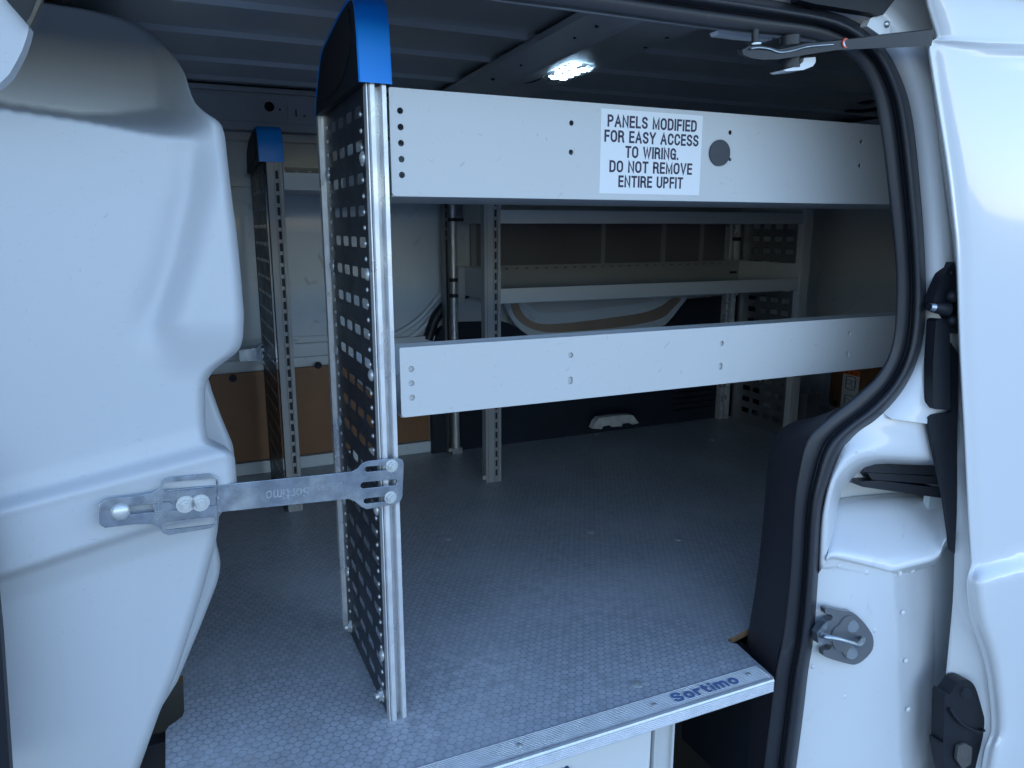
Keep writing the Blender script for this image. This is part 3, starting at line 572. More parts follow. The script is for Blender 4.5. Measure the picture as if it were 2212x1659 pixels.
for (a, b) in ((1840, 1352), (1838, 1410)):
    bm = bmesh.new(); addcyl(bm, at(a, b, 'y', .9695), at(a, b, 'y', .973), .0125, n=24); addcyl(bm, at(a, b, 'y', .968), at(a, b, 'y', .9697), .009, n=24)
    s_ = bmobj('striker_screw', bm, M_gsteel, sp_o, smooth=True)
tube('striker_loop', [at(1775, 1373, 'y', .973), at(1778, 1374, 'y', .955), at(1790, 1377, 'y', .944), at(1820, 1384, 'y', .940), at(1842, 1391, 'y', .940), at(1853, 1394, 'y', .943), at(1862, 1386, 'y', .955), at(1864, 1379, 'y', .973)], .0055, M_zinc, sp_o, n=12)
prism('striker_wing', [at(a, b, 'y', .962) for a, b in [(1765, 1368), (1780, 1348), (1788, 1342), (1786, 1362), (1778, 1372), (1782, 1390), (1768, 1390)]], (0, .014, 0), M_zinc, sp_o, .002)

# ---- upper left pillar trim
prism('front_pillar_trim', [at(a, b, 'y', 1.02) for a, b in [(-80, -60), (14, -2), (63, 56), (58, 80), (48, 108), (36, 132), (20, 160), (0, 180), (-40, 205), (-80, 215)]], (0, .03, 0), M_part, van, .006)
prism('front_seal', [at(a, b, 'y', 1.01) for a, b in [(-20, -60), (14, 0), (63, 56), (72, 36), (92, -6), (110, -60)]], (0, .012, 0), M_black, van, .001)
prism('seal_edge', [at(a, b, 'y', 1.005) for a, b in [(57, 48), (64, 57), (74, 38), (92, -4), (105, -50), (96, -50), (82, -6), (66, 34)]], (0, .01, 0), mat('tan_seal_edge', (.10, .085, .065), .7, vary=.5, vscale=50), van, .001)
prism('front_pillar', [at(a, b, 'y', 1.06) for a, b in [(-300, 800), (-20, 1150), (2, 1380), (24, 1700), (-60, 1760), (-300, 1760)]], (0, .02, 0), M_dkplast, van, .003)
box('front_bulk_side', (-1.65, -.42, .93, 1.0, -.5, 1.27), M_body, van, .01)
box('rocker_panel', (-1.65, 3.0, .99, 1.02, -.60, -.48), M_body, van, .01)
box('underbody', (-1.65, 3.0, 1.121, 2.72, -.50, -.46), M_black, van)
box('front_end', (-1.70, -1.65, .93, 2.76, -.45, ROOF), M_body, van)
box('rear_quarter', (1.5, 2.9, 1.06, 1.075, -.36, 1.28), M_wall, van)

# ------------------------------------------------------------------ moulded partition
part = thing('partition', 'white moulded plastic partition wall bulging at the left of the load space', 'partition')
Rm = [(-60, 20), (7, 90), (12, 140), (20, 190), (37, 262), (60, 315), (85, 345), (110, 367), (135, 386), (160, 400), (207, 414), (225, 423), (245, 445), (257, 466), (270, 479), (293, 486), (330, 490), (420, 500), (500, 511), (600, 521), (680, 527), (730, 525), (752, 519), (768, 505), (785, 480), (800, 462), (820, 448), (845, 443), (900, 443), (935, 446), (955, 452), (963, 470), (970, 492), (985, 507), (1043, 512), (1060, 508), (1078, 492), (1095, 477), (1106, 474), (1140, 471), (1173, 466), (1293, 433), (1449, 383), (1543, 343), (1659, 302), (1760, 262)]
Lm = [(-60, -260), (1300, -260), (1383, -4), (1659, 20), (1760, 28)]
def smR(py): return sum(interp(Rm, py+k*2.5) for k in (-2, -1, 0, 1, 2))/5
def depth(px, py):
    Y = 1.150 - .00006*max(0, 300-px)
    # upper recess behind the ledge
    led = 233+px*.147 if px < 300 else 277+(px-300)*.10
    amp = .30*(1-sstep(px, 330, 470))
    wdt = lerp(10, 60, sstep(px, 150, 420))
    Y += amp*sstep(led-py, -wdt*.3, wdt)
    Y += .16*sstep(led-py, 20, 260)*(1-.8*sstep(px, 380, 470))
    # valley before the raised right-hand rim
    vx = interp([(240, 425), (420, 408), (560, 375), (700, 330), (780, 330)], py)
    Y += .010*math.exp(-((px-vx+10)/34)**2)*sstep(py, 240, 330)*(1-sstep(py, 640, 780))
    Y -= .024*sstep(px, vx-10, vx+80)*sstep(py, 260, 420)*(1-sstep(py, 690, 830))
    # diagonal band
    up = 1088-px*.262; lo = 1252-px*.330 + (px*px)*0
    Y -= .026*sstep(py-up, -16, 26)*(1-sstep(py-lo, -12, 8))
    Y -= .006*sstep(py-up, -60, 0)*(1-sstep(py-up, 0, 40))
    Y += .012*sstep(py-lo, -10, 60)
    # gentle body curvature
    Y += .02*((py-700)/700)**2
    return Y
rows = []
py = -60.
while py <= 1760:
    r_ = smR(py); l_ = interp(Lm, py)
    edge = []
    n = 84
    W = 26.                                # px over which the edge rolls away
    for i in range(n+1):
        px = l_+(r_-W-l_)*i/n
        edge.append(at(px, py, 'y', depth(px, py)))
    for k in range(1, 10):
        a = math.pi/2*k/9
        px = r_-W+W*math.sin(a)
        edge.append(at(px, py, 'y', depth(min(px, r_), py)+.030*(1-math.cos(a))))
    e = edge[-1]
    edge.append(e+Vector((-.004, .03, 0))); edge.append(Vector((e.x-.03, e.y+.10, e.z))); edge.append(Vector((e.x-.12, 2.60, e.z)))
    rows.append(edge); py += 6.5
grid('partition_shell', rows, M_part, part)
# second moulding behind the waist and the lower edge
R2 = [(780, 440), (845, 458), (900, 478), (960, 503), (1000, 508), (1040, 509), (1080, 500), (1120, 470), (1160, 466), (1178, 469), (1198, 474), (1216, 476.5), (1240, 474), (1263, 468), (1353, 433), (1473, 383), (1526, 350), (1600, 318), (1700, 270)]
rows = []; py = 780.
while py <= 1700:
    r_ = interp(R2, py); edge = []
    for i in range(14):
        px = r_-90+(90-14)*i/13; edge.append(at(px, py, 'y', 1.27))
    for k in range(1, 8):
        a = math.pi/2*k/7; edge.append(at(r_-14+14*math.sin(a), py, 'y', 1.27+.02*(1-math.cos(a))))
    e = edge[-1]; edge.append(Vector((e.x-.03, e.y+.15, e.z))); edge.append(Vector((e.x-.12, 2.55, e.z)))
    rows.append(edge); py += 8
grid('partition_flange', rows, M_part, part)

# ------------------------------------------------------------------ load floor
fl = thing('load_floor', 'grey honeycomb textured plywood load floor with aluminium edge strip', 'floor')
fo = [(-.075, .988), (-.075, 1.300), (-.070, 1.312), (-.058, 1.322), (-.048, 1.332), (-.044, 1.345), (-.044, 1.470), (-.10, 1.475), (-.5, 1.475), (-.5, 2.718), (2.855, 2.718), (2.855, 1.15), (1.09, 1.15), (1.035, 1.138), (1.016, 1.134), (1.012, 1.128), (1.014, 1.120), (1.022, 1.112), (1.006, .988)]
me = plate_mesh(fo, [], .015); me.transform(Matrix.Translation((0, 0, -.0076)))
me.materials.append(M_floor); me.materials.append(M_plyedge)
for p in me.polygons:
    if abs(p.normal.z) < .5: p.material_index = 1
fb = put('floor_board', me, None, fl)
# aluminium strip along the sill
y0, y1 = .978, 1.029
sec_ = [(y1, .0005), (y1, .0035)]
k = 0; yy = y1
while yy > .992: sec_ += [(yy-.0012, .0035), (yy-.0018, .0022), (yy-.0030, .0022), (yy-.0036, .0035)]; yy -= .0040
sec_ += [(.990, .0035), (.989, .0005), (.986, .0005), (.985, .0035), (.979, .0030), (.977, .0)]
z_ = -.002
while z_ > -.020: sec_ += [(.977, z_), (.9782, z_-.0008), (.9782, z_-.0022), (.977, z_-.003)]; z_ -= .0038
sec_ += [(.977, -.0225), (.9862, -.0225), (.9862, .0005)]
bm = bmesh.new()
addprism(bm, [Vector((-.07, a, b)) for a, b in sec_], (1.068, 0, 0))
strip = bmobj('sill_strip', bm, M_alu, fl)
# bevel the strip's inner right corner with the floor film over it
for xs, ys_ in ((.965, 1.012), (.742, 1.008), (.470, 1.010), (.20, 1.010)):
    bm = bmesh.new(); addcyl(bm, (xs, ys_, .003), (xs, ys_, .0048), .0062, .004, 16)
    s_ = bmobj('strip_screw', bm, M_screw, strip, smooth=True)
me = pen_text('Sortimo', .0265, .0060, .150, gap=.10)
me.transform(frame((.857, 1.0085, .0041), (1, 0, 0), (0, 1, 0), (0, 0, 1)))
tag(put('strip_lettering', me, M_blueink, strip), 'slate blue maker lettering printed on the strip')
for (a, b) in ((1375, 1477), (968, 1165), (1276, 1150), (1290, 939), (1465, 1165), (1538, 950)):
    c = at(a, b, 'z', 0); bm = bmesh.new(); addcyl(bm, (c.x, c.y, -.001), (c.x, c.y, .0012), .0115 if b > 1300 else .010, n=20); addcyl(bm, (c.x, c.y, .0012), (c.x, c.y, .0016), .0075, n=20); addcyl(bm, (c.x, c.y, .0015), (c.x, c.y, .002), .0028, n=6)
    bmobj('floor_screw', bm, M_screw, fl, smooth=True)

# drawer under the floor
dr = thing('underfloor_drawer', 'pale grey drawer front mounted under the aluminium floor edge', 'drawer')
df = plate('drawer_front', [(.20, -.36), (.768, -.36), (.771, -.080), (.20, -.080)], [], .010, XZ(1.062), M_drawer, dr, .0015)
box('drawer_frame', (.20, .772, 1.068, 1.075, -.36, -.030), M_gsteel, dr)
bm = bmesh.new(); addcyl(bm, at(1213, 1676, 'y', 1.050), at(1213, 1676, 'y', 1.057), .020, n=24); addcyl(bm, at(1213, 1676, 'y', 1.046), at(1213, 1676, 'y', 1.051), .012, n=24)
bmobj('drawer_lock', bm, mat('navy_plastic', (.01, .04, .12), .4), df, smooth=True)
bm = bmesh.new(); addbox(bm, .778, .784, 1.052, 1.075, -.36, -.03); addbox(bm, .784, .818, 1.058, 1.075, -.36, -.03); addbox(bm, .818, .823, 1.050, 1.075, -.36, -.03)
bmobj('drawer_post', bm, M_shelf, dr, .001)

# dark sill well below the floor
box('step_well', (-.6, 1.6, 1.30, 1.33, -.36, -.02), M_black, van)
box('step_well_side', (1.04, 1.06, 1.02, 1.30, -.36, -.02), M_dkplast, van)

# ------------------------------------------------------------------ near shelving unit
near = thing('shelving_unit', 'nearest shelving unit with two pale grey shelves and a black perforated side panel', 'shelving unit')
ZT = 1.069
def perforated(name, x, ya, yb, z0, z1, cols, nrow, dz, sw, sh, m, parent, thick=.0008, topz=1.035, dots=True):
    holes = []
    for r_ in range(nrow):
        zc = topz-dz*r_
        if zc < z0+.02: break
        for c in cols: holes.append(rrect(sw, sh, .0058 if sh > .012 else .003, 3, c, zc))
    return plate(name, [(ya, z0), (yb, z0), (yb, z1), (ya, z1)], holes, thick, YZ(x), m, parent, .0002)
sp = perforated('side_panel', .290, 1.1845, 1.512, .0, ZT, (1.232, 1.296, 1.360, 1.424), 22, .05, .046, .0175, M_steel, near)
# pressed dimples along both edges
bm = bmesh.new()
z = .025
while z < 1.05:
    adddome(bm, (.2885, 1.2065, z), (-1, 0, 0), .0042, .003, 10, 3)
    adddome(bm, (.2885, 1.474, z+.01), (-1, 0, 0), .0042, .003, 10, 3); z += .0245
bm.faces.ensure_lookup_table()
for f in bm.faces: f.material_index = 1; f.smooth = True
bm.from_mesh(sp.data); bm.to_mesh(sp.data); bm.free(); sp.data.materials.append(M_screw)
for zc in (.110, .385, .620, .785, .965):
    bm = bmesh.new(); adddome(bm, (.289, 1.203, zc), (-1, 0, 0), .0105, .006, 20, 5); bmobj('rivet', bm, M_screw, sp, smooth=True)
for zc in (.145, .305, .475, .62, .785, .955):
    bm = bmesh.new(); adddome(bm, (.289, 1.486, zc), (-1, 0, 0), .0105, .006, 20, 5); bmobj('rivet', bm, M_screw, sp, smooth=True)
for yy in (1.215, 1.478):
    bm = bmesh.new(); addcyl(bm, (.289, yy, .022), (.281, yy, .022), .010, n=6); addcyl(bm, (.2888, yy, .022), (.2872, yy, .022), .013, n=20); addcyl(bm, (.281, yy, .022), (.275, yy, .022), .006, n=14)
    bmobj('panel_bolt', bm, M_screw, sp)
# extruded front post
pf = [(.2880, 1.1655), (.2898, 1.1655), (.2898, 1.182), (.2915, 1.182), (.2915, 1.167), (.2935, 1.1635), (.3000, 1.1625), (.3012, 1.166), (.3012, 1.184), (.3105, 1.184), (.3105, 1.166), (.3118, 1.1635), (.3185, 1.1645), (.3195, 1.169), (.3195, 1.200), (.2915, 1.200), (.2915, 1.184), (.2880, 1.184)]
bm = bmesh.new(); addprism(bm, [Vector((a, b, 0)) for a, b in pf], (0, 0, ZT)); bmobj('front_post', bm, M_alu, near)
pr = [(.280, 1.516), (.288, 1.516), (.2885, 1.512), (.2925, 1.512), (.2925, 1.534), (.280, 1.534)]
bm = bmesh.new(); addprism(bm, [Vector((a, b, 0)) for a, b in pr], (0, 0, ZT-.003)); bmobj('rear_post', bm, M_alu, near, .001)
# blue end cap over the post
def cap(parent, x0, x1, prof, inner, m1=M_blue, m2=M_dkplast):
    c = empty('end_cap'); c.parent = parent
    P = smooth_line([Vector((a, b, 0)) for a, b in prof], 5)
    cen = Vector((sum(p.x for p in P)/len(P), min(p.y for p in P), 0))
    bm = bmesh.new(); n = len(P)
    loops = []
    for x, s in ((x0+.0015, .95), (x0, .985), (x0+.002, 1.), (x1-.004, 1.), (x1, .985)):
        loops.append([bm.verts.new((x, cen.x+(p.x-cen.x)*s, cen.y+(p.y-cen.y)*s)) for p in P])
    for a, b in zip(loops, loops[1:]):
        for i in range(n-1): bm.faces.new((a[i], a[i+1], b[i+1], b[i]))
    bmobj('cap_rim', bm, m1, c, smooth=True)
    Q = [Vector((x0+.001, cen.x+(p.x-cen.x)*.955, cen.y+(p.y-cen.y)*.955)) for p in P]
    bm = bmesh.new(); addprism(bm, Q, (x1-x0-.002, 0, 0)); pn = bmobj('cap_side', bm, m2, c)
    I = smooth_line([Vector((x0-.0006, a, b)) for a, b in inner+inner[:1]], 4)[:-1]
    prism('cap_recess', I, (.0012, 0, 0), M_black, pn)
    return c
capprof = [(1.156, 1.068), (1.159, 1.10), (1.163, 1.145), (1.172, 1.182), (1.192, 1.194), (1.257, 1.192), (1.376, 1.176), (1.430, 1.166), (1.454, 1.152), (1.502, 1.107), (1.520, 1.085), (1.526, 1.066)]
cp = cap(near, .276, .3265, capprof, [(1.205, 1.178), (1.200, 1.14), (1.225, 1.11), (1.28, 1.088), (1.36, 1.080), (1.44, 1.082), (1.47, 1.095), (1.43, 1.135), (1.36, 1.158), (1.27, 1.175)])
# front lip lettering-free maker mark is unreadable on the cap

def shelf(parent, x0, x1, y0, y1, zb, zf, zk, holes, m=M_shelf, rim=.008, slots=False):
    s = plate('shelf', [(x0+.004, zb), (x1, zb), (x1, zf-.002), (x0+.001, zf), (x0, zf-.002), (x0, zb+.004)], holes, .0016, XZ(y0), m, parent, .0006)
    bm = bmesh.new()
    addbox(bm, x0, x1, y0+.0012, y1, zb-.0006, zb+.0010)            # tray
    addbox(bm, x0+.002, x1, y0+.0012, y0+.0018+rim, zf-.003, zf-.0010)  # folded lip
    addbox(bm, x0+.002, x1, y0+rim, y0+rim+.0015, zf-.018, zf-.0031)
    addbox(bm, x0, x1, y1-.0014, y1, zb+.0011, zk)
    bmobj('shelf_tray', bm, m, s, .0006)
    return s
hs = [circ(.0053, 20, .3385, 1.032-.0235*k) for k in range(5)]+[circ(.0048, 20, .634, 1.030), circ(.0048, 20, .634, .983), circ(.0045, 20, .969, 1.031), circ(.0048, 20, 1.305, 1.029), circ(.0048, 20, 1.307, .983), circ(.0036, 16, .972, .983)]
s1 = shelf(near, .3225, 2.25, 1.163, 1.515, .9065, 1.0645, 1.02, hs)
s1['label'] = 'upper shelf with a deep front board, text sticker and dark round plug'
bm = bmesh.new(); addcyl(bm, (.9455, 1.1585, .9935), (.9455, 1.162, .9935), .0235, n=40); bmobj('hole_plug', bm, mat('slate_plastic_plug', (.035, .042, .055), .5, vary=.3, vscale=60), s1, .0012)
hs = [circ(.0053, 20, .3445, .633-.024*k) for k in range(3)]
for xx in (.640, .978, 1.321): hs += [circ(.0055, 20, xx, .635), rrect(.0105, .0150, .0052, 6, xx, .589)]
s2 = shelf(near, .3265, 2.25, 1.163, 1.515, .5535, .6685, .62, hs)
s2['label'] = 'lower shelf with a shallow plain front board'
# backing strips behind the boards show through the punched holes
box('board_backing', (.40, 1.62, 1.1662, 1.1675, .562, .650), M_shelf, s2)
box('board_backing', (.334, .352, 1.1662, 1.1675, .562, .650), M_shelf, s2)
# sticker with its text
parts = [(plate_mesh(rrect(.2135, .140, .001, 2), [], .0003), Matrix.Identity(4), 0)]
for i, s in enumerate(('PANELS MODIFIED', 'FOR EASY ACCESS', 'TO WIRING.', 'DO NOT REMOVE', 'ENTIRE UPFIT')):
    wd = (.188, .199, .113, .176, .138)[i]
    t = pen_text(s, .0202, .0037, wd)
    parts.append((t, Matrix.Translation((0, .0510-.0250*i, .00035)), 1))
Mst = frame((.7975, 1.1614, .9868), (1, 0, 0), (0, 0, 1), (0, -1, 0))
stk = merge('sticker', [(a, Mst @ b, i) for a, b, i in parts], [M_white, M_ink], s1)
# hidden far end of the unit, standing behind the pillar
plate('side_panel', [(1.19, 0.48), (1.51, 0.48), (1.51, ZT), (1.19, ZT)], [rrect(.044, .026, .007, 3, c, 1.035-.05*r_) for r_ in range(10) for c in (1.232, 1.296, 1.360, 1.424)], .0016, YZ(2.252), M_steel, near, .0006)

# ------------------------------------------------------------------ far shelving unit
far = thing('shelving_unit', 'shelving unit standing against the far wall, with slotted grey posts and narrow shelf lips', 'shelving unit')
def slot_post(x0, x1, y0, z0, z1, m, parent, pitch=.0335):
    w = x1-x0; xs = x0+w*.62
    h = []; z = z0+.02
    while z < z1-.02: h.append(rrect(.0085, .023, .0015, 2, xs, z+.0115)); z += pitch
    p = plate('slotted_post', [(x0, z0), (x1, z0), (x1, z1), (x0, z1)], h, .002, XZ(y0), m, parent)
    bm = bmesh.new(); addbox(bm, x0, x0+.002, y0+.0012, y0+.03, z0, z1); addbox(bm, x1-.002, x1, y0+.0012, y0+.03, z0, z1); addbox(bm, x0+.002, x1-.002, y0+.028, y0+.030, z0, z1); addbox(bm, xs-.0075, xs-.0055, y0-.006, y0-.0011, z0, z1); addbox(bm, xs+.0055, xs+.0075, y0-.006, y0-.0011, z0, z1)
    bmobj('post_channel', bm, M_post if m is not M_gsteel else m, p)
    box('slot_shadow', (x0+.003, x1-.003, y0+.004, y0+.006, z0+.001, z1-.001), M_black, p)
    return p
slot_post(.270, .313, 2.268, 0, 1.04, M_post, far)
p1 = perforated('side_panel', .262, 2.272, 2.63, 0, 1.035, [2.30+.036*k for k in range(9)], 20, .05, .022, .011, M_steel, far, topz=1.01)
cap(far, .250, .318, [(2.262, 1.037), (2.262, 1.07), (2.266, 1.10), (2.28, 1.128), (2.31, 1.136), (2.40, 1.132), (2.50, 1.110), (2.56, 1.08), (2.60, 1.05), (2.61, 1.025)], [(2.32, 1.12), (2.31, 1.08), (2.36, 1.05), (2.50, 1.04), (2.58, 1.05), (2.56, 1.09), (2.45, 1.12)])
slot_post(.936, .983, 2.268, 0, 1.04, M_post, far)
box('post_side', (.927, .935, 2.268, 2.30, 0, 1.04), M_post, far)
bm = bmesh.new(); addcyl(bm, (.955, 2.642, .02), (.955, 2.642, 1.04), .014, n=16)
rp = bmobj('rear_post', bm, M_alu, far, smooth=True)
slot_post(.918, .936, 2.64, 0.0, 1.04, M_gsteel, far)
box('post_foot', (.935, .975, 2.625, 2.655, 0, .022), M_screw, rp, .003)
for zc in (.885, .668, .610):
    bm = bmesh.new(); addbox(bm, .935, 1.005, 2.608, 2.66, zc-.006, zc+.006); bmobj('post_clip', bm, M_rubber, rp, .001)
# right-hand end
plate('side_panel', [(2.285, 0), (2.63, 0), (2.63, 1.04), (2.285, 1.04)], [rrect(.046, .022, .006, 3, c, 1.01-.05*r_) for r_ in range(20) for c in (2.345, 2.41, 2.475, 2.54)], .0016, YZ(2.290), M_gsteel, far, .0006)
pp = [(2.278, 2.262), (2.284, 2.262), (2.284, 2.270), (2.288, 2.270), (2.288, 2.260), (2.320, 2.262), (2.320, 2.295), (2.278, 2.295)]
bm = bmesh.new(); addprism(bm, [Vector((a, b, 0)) for a, b in pp], (0, 0, 1.04)); bmobj('end_post', bm, M_shelf, far)
bm = bmesh.new(); addprism(bm, [Vector((a, 2.63+(b-2.262), 0)) for a, b in [(2.225, 2.262), (2.236, 2.262), (2.236, 2.28), (2.250, 2.28), (2.250, 2.262), (2.275, 2.262), (2.275, 2.295), (2.225, 2.295)]], (0, 0, 1.04)); bmobj('rear_end_post', bm, M_alu, far)
box('post_clip', (2.225, 2.26, 2.615, 2.63, .66, .67), M_rubber, far, .001); box('post_clip', (2.24, 2.27, 2.612, 2.63, .80, .815), M_rubber, far, .001)
# shelves: front lip, tray, taller back
def far_shelf(x0, x1, zb, zf, zk, label):
    s = plate('shelf', [(x0, zb), (x1, zb), (x1, zf), (x0, zf)], [], .0016, XZ(2.272), M_shelf, far, .0006); s['label'] = label
    bm = bmesh.new(); addbox(bm, x0, x1, 2.2735, 2.62, zb-.0005, zb+.001); addbox(bm, x0+.002, x1-.002, 2.2735, 2.282, zf-.003, zf-.001)
    for xx in (x0, x1-.002): addbox(bm, xx, xx+.002, 2.2735, 2.62, zb+.0011, zk)
    bmobj('shelf_tray', bm, M_shelf, s, .0004)
    holes = []; xx = x0+.05
    while xx < x1-.03: holes.append(rrect(.014, .006, .001, 2, xx, zk-.012)); xx += .042
    plate('shelf_back', [(x0, zb+.0012), (x1, zb+.0012), (x1, zk), (x0, zk)], holes, .0016, XZ(2.621), M_post, s, .0004)
    return s
far_shelf(.985, 2.276, .871, .912, .985, 'upper long shelf, just under the near board')
sh2 = far_shelf(.985, 2.276, .612, .659, .716, 'lower long shelf with slotted back edge')
box('shelf_extension', (.960, .985, 2.60, 2.62, .583, .716), M_shelf, sh2)
far_shelf(.316, .926, .963, 1.010, 1.05, 'short shelf beside the blue capped post')
for b, r_ in ((.69, .006), (.665, .004), (.64, .004)):
    for yy in (2.32, 2.55):
        bm = bmesh.new(); addcyl(bm, (2.282, yy, b), (2.2885, yy, b), r_, n=12); bmobj('end_screw', bm, M_rubber, far)
for xx, yy in ((.922, 2.277), (2.27, 2.28), (2.24, 2.61), (.925, 2.63)):
    bm = bmesh.new(); addcyl(bm, (xx, yy-.008, .018), (xx, yy+.002, .018), .008, n=6); bmobj('foot_bolt', bm, M_screw, far)

# ------------------------------------------------------------------ mounting brackets
def stamped(s, size): return text_mesh(s, size, .0006, 1.15, offset=.0003)
br = thing('mounting_bracket', 'galvanised steel strap bracket bolted from the white partition to the nearest post', 'bracket', 'galvanised strap brackets')
p0 = at(215, 1102, 'y', 1.112); p1 = at(880, 1036, 'y', 1.158)
ex = (p1-p0).normalized(); ezv = Vector((0, 0, 1)); ez_ = (ezv-ex*ezv.dot(ex)).normalized(); n_ = ex.cross(ez_)
Lb = (p1-p0).length
def Mb(dn=0): return frame(p0-n_*0+n_*dn, ex, ez_, n_)
# long strap with forked right plate (u along the strap, v up)
U = lambda px: (at(px, 1060, 'y', 1.135)-p0).dot(ex)
u0, u1, u2, u3, u4 = U(345), U(772), U(792), U(868), U(880)
out = [(u0, -.020), (u1-.01, -.0215), (u1+.002, -.028), (u2-.002, -.038), (u2+.006, -.0425), (u4-.010, -.0395), (u4-.003, -.035), (u4, -.028), (u4, .029), (u4-.003, .035), (u4-.010, .038), (u2+.006, .038), (u2-.004, .035), (u1+.004, .027), (u1-.006, .0225), (u0, .019)]
slots = [rrect(.050, .010, .005, 5, u3-.033, .0245), rrect(.064, .0115, .0055, 5, u3-.032, -.002), rrect(.050, .010, .005, 5, u3-.033, -.029)]
plate('strap', out, slots, .0026, Mb(.0), M_zinc, br, .0006)
# adjusting plate over it at the left
v0, v1, v2, v3 = U(345), U(352), U(460), U(466)
q0 = -.0
o2 = [(q0, -.018), (q0+.006, -.024), (v0-.035, -.0235), (v0-.012, -.026), (v0-.002, -.033), (v0+.003, -.042), (v0+.009, -.0455), (v2-.006, -.0425), (v3, -.037), (v3, .032), (v2-.006, .039), (v0+.008, .0375), (v0+.002, .034), (v0-.002, .024), (v0-.012, .018), (v0-.035, .0155), (q0+.008, .0155), (q0, .009)]
sl2 = [rrect(.074, .0135, .0065, 6, (v1+v2)/2+.001, .0255), rrect(.088, .015, .0072, 6, (v1+v2)/2-.004, -.0025), rrect(.074, .0135, .0065, 6, (v1+v2)/2-.001, -.032), rrect(.076, .013, .0065, 6, .053, -.0035)]
plate('adjusting_plate', o2, sl2, .0024, Mb(.0028), M_zinc, br, .0006)
def bolt(u, v, r, hexr, dn, parent, dome=False):
    c = p0+ex*u+ez_*v+n_*dn; bm = bmesh.new()
    if dome: adddome(bm, c, n_, r, r*.6, 24, 6)
    else:
        addcyl(bm, c, c+n_*.0015, r, n=24); addcyl(bm, c+n_*.0015, c+n_*.006, hexr, hexr*.92, n=6); addcyl(bm, c+n_*.006, c+n_*.010, hexr*.55, hexr*.5, n=14)
    return bmobj('bolt', bm, M_screw, br, smooth=dome)
bolt(U(257), -.004, .0125, 0, .004, br, True)
bolt(U(397), -.0025, .0125, .0085, .004, br); bolt(U(430), -.0025, .0125, .0085, .004, br)
bolt(U(853), .027, .0105, .0085, .0015, br); bolt(U(853), -.027, .0105, .0085, .0015, br)
for word, cap_, st_, wd_, uu, vv, ang in (('Sortimo', .0165, .0022, .066, U(622), -.003, math.pi), ('8FE265', .0100, .0013, .040, U(714), .002, math.pi), ('SIEHE', .0100, .0014, .034, U(339), -.004, math.pi/2)):
    me = pen_text(word, cap_, st_, wd_, gap=.12)
    me.transform(Mb((.0052 if word == 'SIEHE' else .0023)) @ Matrix.Translation((uu, vv, 0)) @ Matrix.Rotation(ang, 4, 'Z')); put('stamped_lettering', me, M_stamp, br)

b2 = thing('mounting_bracket', 'small galvanised forked bracket on the far wall beside the blue capped post', 'bracket', 'galvanised strap brackets')
o3 = [(0, -.022), (.055, -.024), (.075, -.034), (.135, -.034), (.135, .036), (.075, .036), (.055, .020), (0, .016)]
plate('strap', [(a+.185, b+.445) for a, b in o3], [rrect(.05, .008, .004, 4, .185+.095, .445+v) for v in (-.02, .001, .022)], .003, XZ(2.60), M_zinc, b2, .0006)
bm = bmesh.new(); addcyl(bm, (.30, 2.590, .447), (.30, 2.600, .447), .008, n=6); bmobj('bolt', bm, M_screw, b2)

# ------------------------------------------------------------------ lamp and wiring
lamp = thing('ceiling_lamp', 'lit clear LED lamp on the dark roof cross beam', 'lamp')
LC = Vector((.945, 1.755, 1.236)); dirl = Vector((.045, 1, 0)).normalized(); sdl = Vector((1, -.045, 0))
def lring(hw, hl, z, ch=.022): return [LC+sdl*a+dirl*b+Vector((0, 0, z)) for a, b in ((-hw, -hl+ch), (-hw+ch*.6, -hl), (hw-ch*.6, -hl), (hw, -hl+ch), (hw, hl-ch), (hw-ch*.6, hl), (-hw+ch*.6, hl), (-hw, hl-ch))]
bm = bmesh.new(); addprism(bm, lring(.036, .098, .003), (0, 0, .008)); bmobj('lamp_housing', bm, M_gsteel, lamp, .001)
bm = bmesh.new(); A = [bm.verts.new(p) for p in lring(.037, .100, .002)]; B = [bm.verts.new(p) for p in lring(.026, .084, -.010)]
bm.faces.new(B)
for i in range(8): bm.faces.new((A[i], A[(i+1) % 8], B[(i+1) % 8], B[i]))
bm.faces.new(A[::-1]); lens = bmobj('lamp_lens', bm, M_lens, lamp)
for j in range(4):
    for i in (-1, 1):
        c = LC+dirl*(-.054+.036*j)+sdl*(.013*i)+Vector((0, 0, .001)); bm = bmesh.new(); addcyl(bm, c, c+Vector((0, 0, .0018)), .0105, n=14); bmobj('led', bm, M_led, lamp)
tube('lamp_cable', [LC+Vector((-.02, .10, .006)), Vector((.925, 1.92, 1.240)), Vector((.90, 2.0, 1.247)), Vector((.885, 2.06, 1.252)), Vector((.90, 2.14, 1.244)), Vector((.89, 2.25, 1.238)), Vector((.88, 2.40, 1.236))], .0035, M_rubber, lamp)
tag(tube('wiring_harness', [at(1900, 200, 'y', 1.9), at(1880, 218, 'y', 2.0), at(1838, 215, 'y', 2.1), at(1800, 220, 'y', 2.25), at(1770, 236, 'y', 2.4), at(1735, 243, 'y', 2.5), at(1700, 262, 'y', 2.6), at(1660, 275, 'y', 2.65)], .012, M_rubber), 'black wiring harness strung under the roof near the rear corner', 'cable')
tag(tube('rear_wiring', [at(1910, 232, 'y', 2.0), at(1860, 240, 'y', 2.1), at(1800, 238, 'y', 2.3), at(1750, 246, 'y', 2.45), at(1720, 268, 'y', 2.55)], .007, M_rubber), 'thinner black cable just below the wiring harness by the rear corner', 'cable')

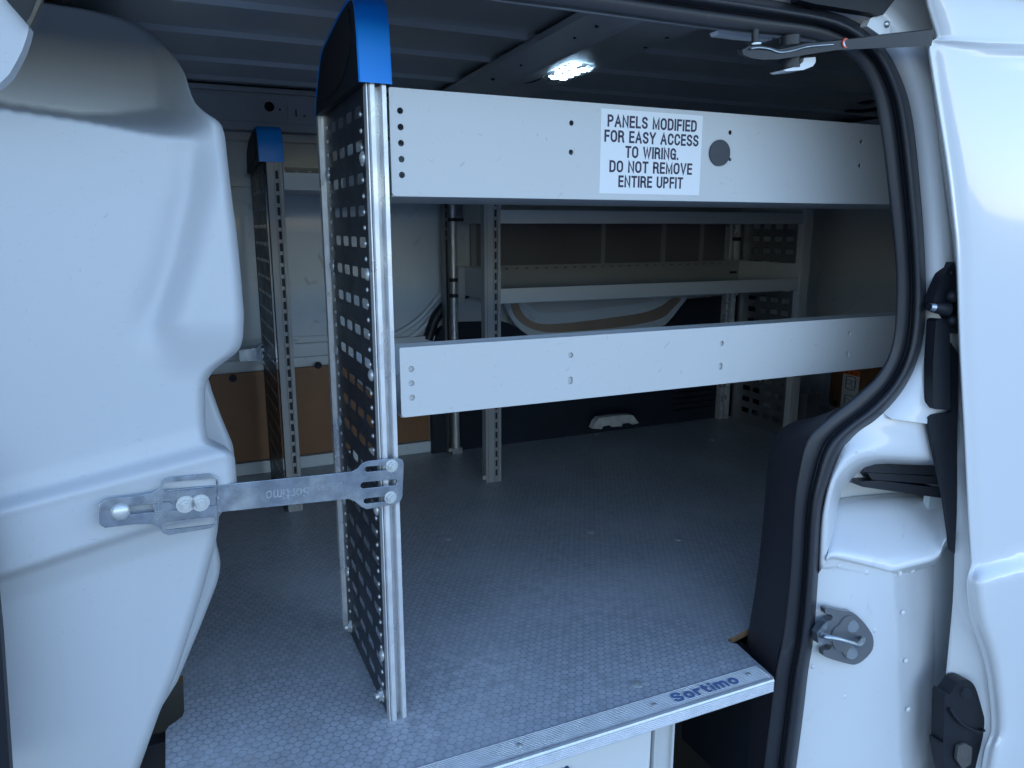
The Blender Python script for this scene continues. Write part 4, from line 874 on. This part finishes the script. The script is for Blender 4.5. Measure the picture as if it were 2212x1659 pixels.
# ------------------------------------------------------------------ wood panels, labels, small things
pw = thing('plywood_panel', 'orange brown plywood kick panel on the far wall left of the shelves', 'panel')
prism('panel_sheet', [Vector(p) for p in ((-.40, 2.700, .048), (.865, 2.700, .048), (.865, 2.700, .375), (-.40, 2.700, .358))], (0, .012, 0), M_ply, pw, .001)
for a, b in ((503, 817), (687, 789)):
    c = at(a, b, 'y', 2.699); bm = bmesh.new(); addcyl(bm, c, c+Vector((0, -.003, 0)), .013, n=20); bmobj('panel_plug', bm, M_carpet, pw)
box('panel_edging', (.866, .890, 2.690, 2.715, .04, .38), M_part, pw, .002)
box('panel_base_strip', (-.40, .90, 2.685, 2.715, .002, .045), M_wall, pw, .003)

rp_ = thing('plywood_panel', 'red brown plywood panel low on the rear door with an instruction sticker', 'panel')
prism('panel_sheet', [Vector((2.856, a, b)) for a, b in ((2.56, .012), (2.578, .022), (2.586, .045), (2.586, .34), (1.6, .34), (1.6, .012))][::-1], (-.010, 0, 0), M_ply, rp_, .001)
ins = [(plate_mesh(rrect(.094, .20, .002, 2), [], .0006), Matrix.Identity(4), 0), (plate_mesh(rrect(.094, .026, .001, 2), [], .0008), Matrix.Translation((0, .095, .0003)), 1)]
for k in range(3): ins.append((plate_mesh([(-.006, -.005), (.006, -.005), (0, .006)], [], .0004), Matrix.Translation((-.026+.026*k, .094, .0010)), 2))
for zc in (.045, -.045):
    ins.append((plate_mesh(rrect(.058, .064, .012, 4), [rrect(.052, .058, .010, 4)], .0006), Matrix.Translation((0, zc, .0006)), 2))
    ins.append((plate_mesh(rrect(.024, .022, .004, 3), [rrect(.020, .018, .003, 3)], .0006), Matrix.Translation((-.012, zc+.004, .0006)), 2))
    ins.append((plate_mesh(rrect(.020, .030, .004, 3), [rrect(.016, .026, .003, 3)], .0006), Matrix.Translation((.016, zc-.004, .0006)), 2))
Mi = frame((2.8445, 2.467, .102), (0, -1, 0), (0, 0, 1), (-1, 0, 0))
merge('instruction_sticker', [(a, Mi @ b, i) for a, b, i in ins], [M_white, M_orange, M_ink], rp_)
bm = bmesh.new(); addcyl(bm, (2.846, 2.545, .035), (2.841, 2.545, .035), .014, n=20); bmobj('panel_plug', bm, M_carpet, rp_)
prism('inner_quarter_trim', [Vector((2.858, a, b)) for a, b in ((2.63, .0), (2.63, .40), (1.6, .40), (1.6, 0))][::-1], (-.0015, 0, 0), M_part, rd, .0005)

tag(box('plastic_box', (2.345, 2.415, 2.24, 2.40, .001, .185), M_gsteel, None, .004), 'plain grey box standing on the floor just right of the end post', 'box')
bk = [at(a, b, 'y', 2.50) for a, b in ((1280, 926), (1286, 912), (1294, 903), (1330, 898), (1362, 896), (1368, 898), (1380, 914), (1366, 917), (1360, 913), (1345, 915), (1343, 921), (1322, 922), (1318, 918), (1303, 921), (1300, 927))]
tag(prism('floor_bracket', bk, (0, .03, 0), mat('chipped_white_paint', (.62, .62, .60), .5, vary=.6, vscale=45), None, .002), 'chipped white metal bracket at the floor edge by the dark far lining', 'bracket')
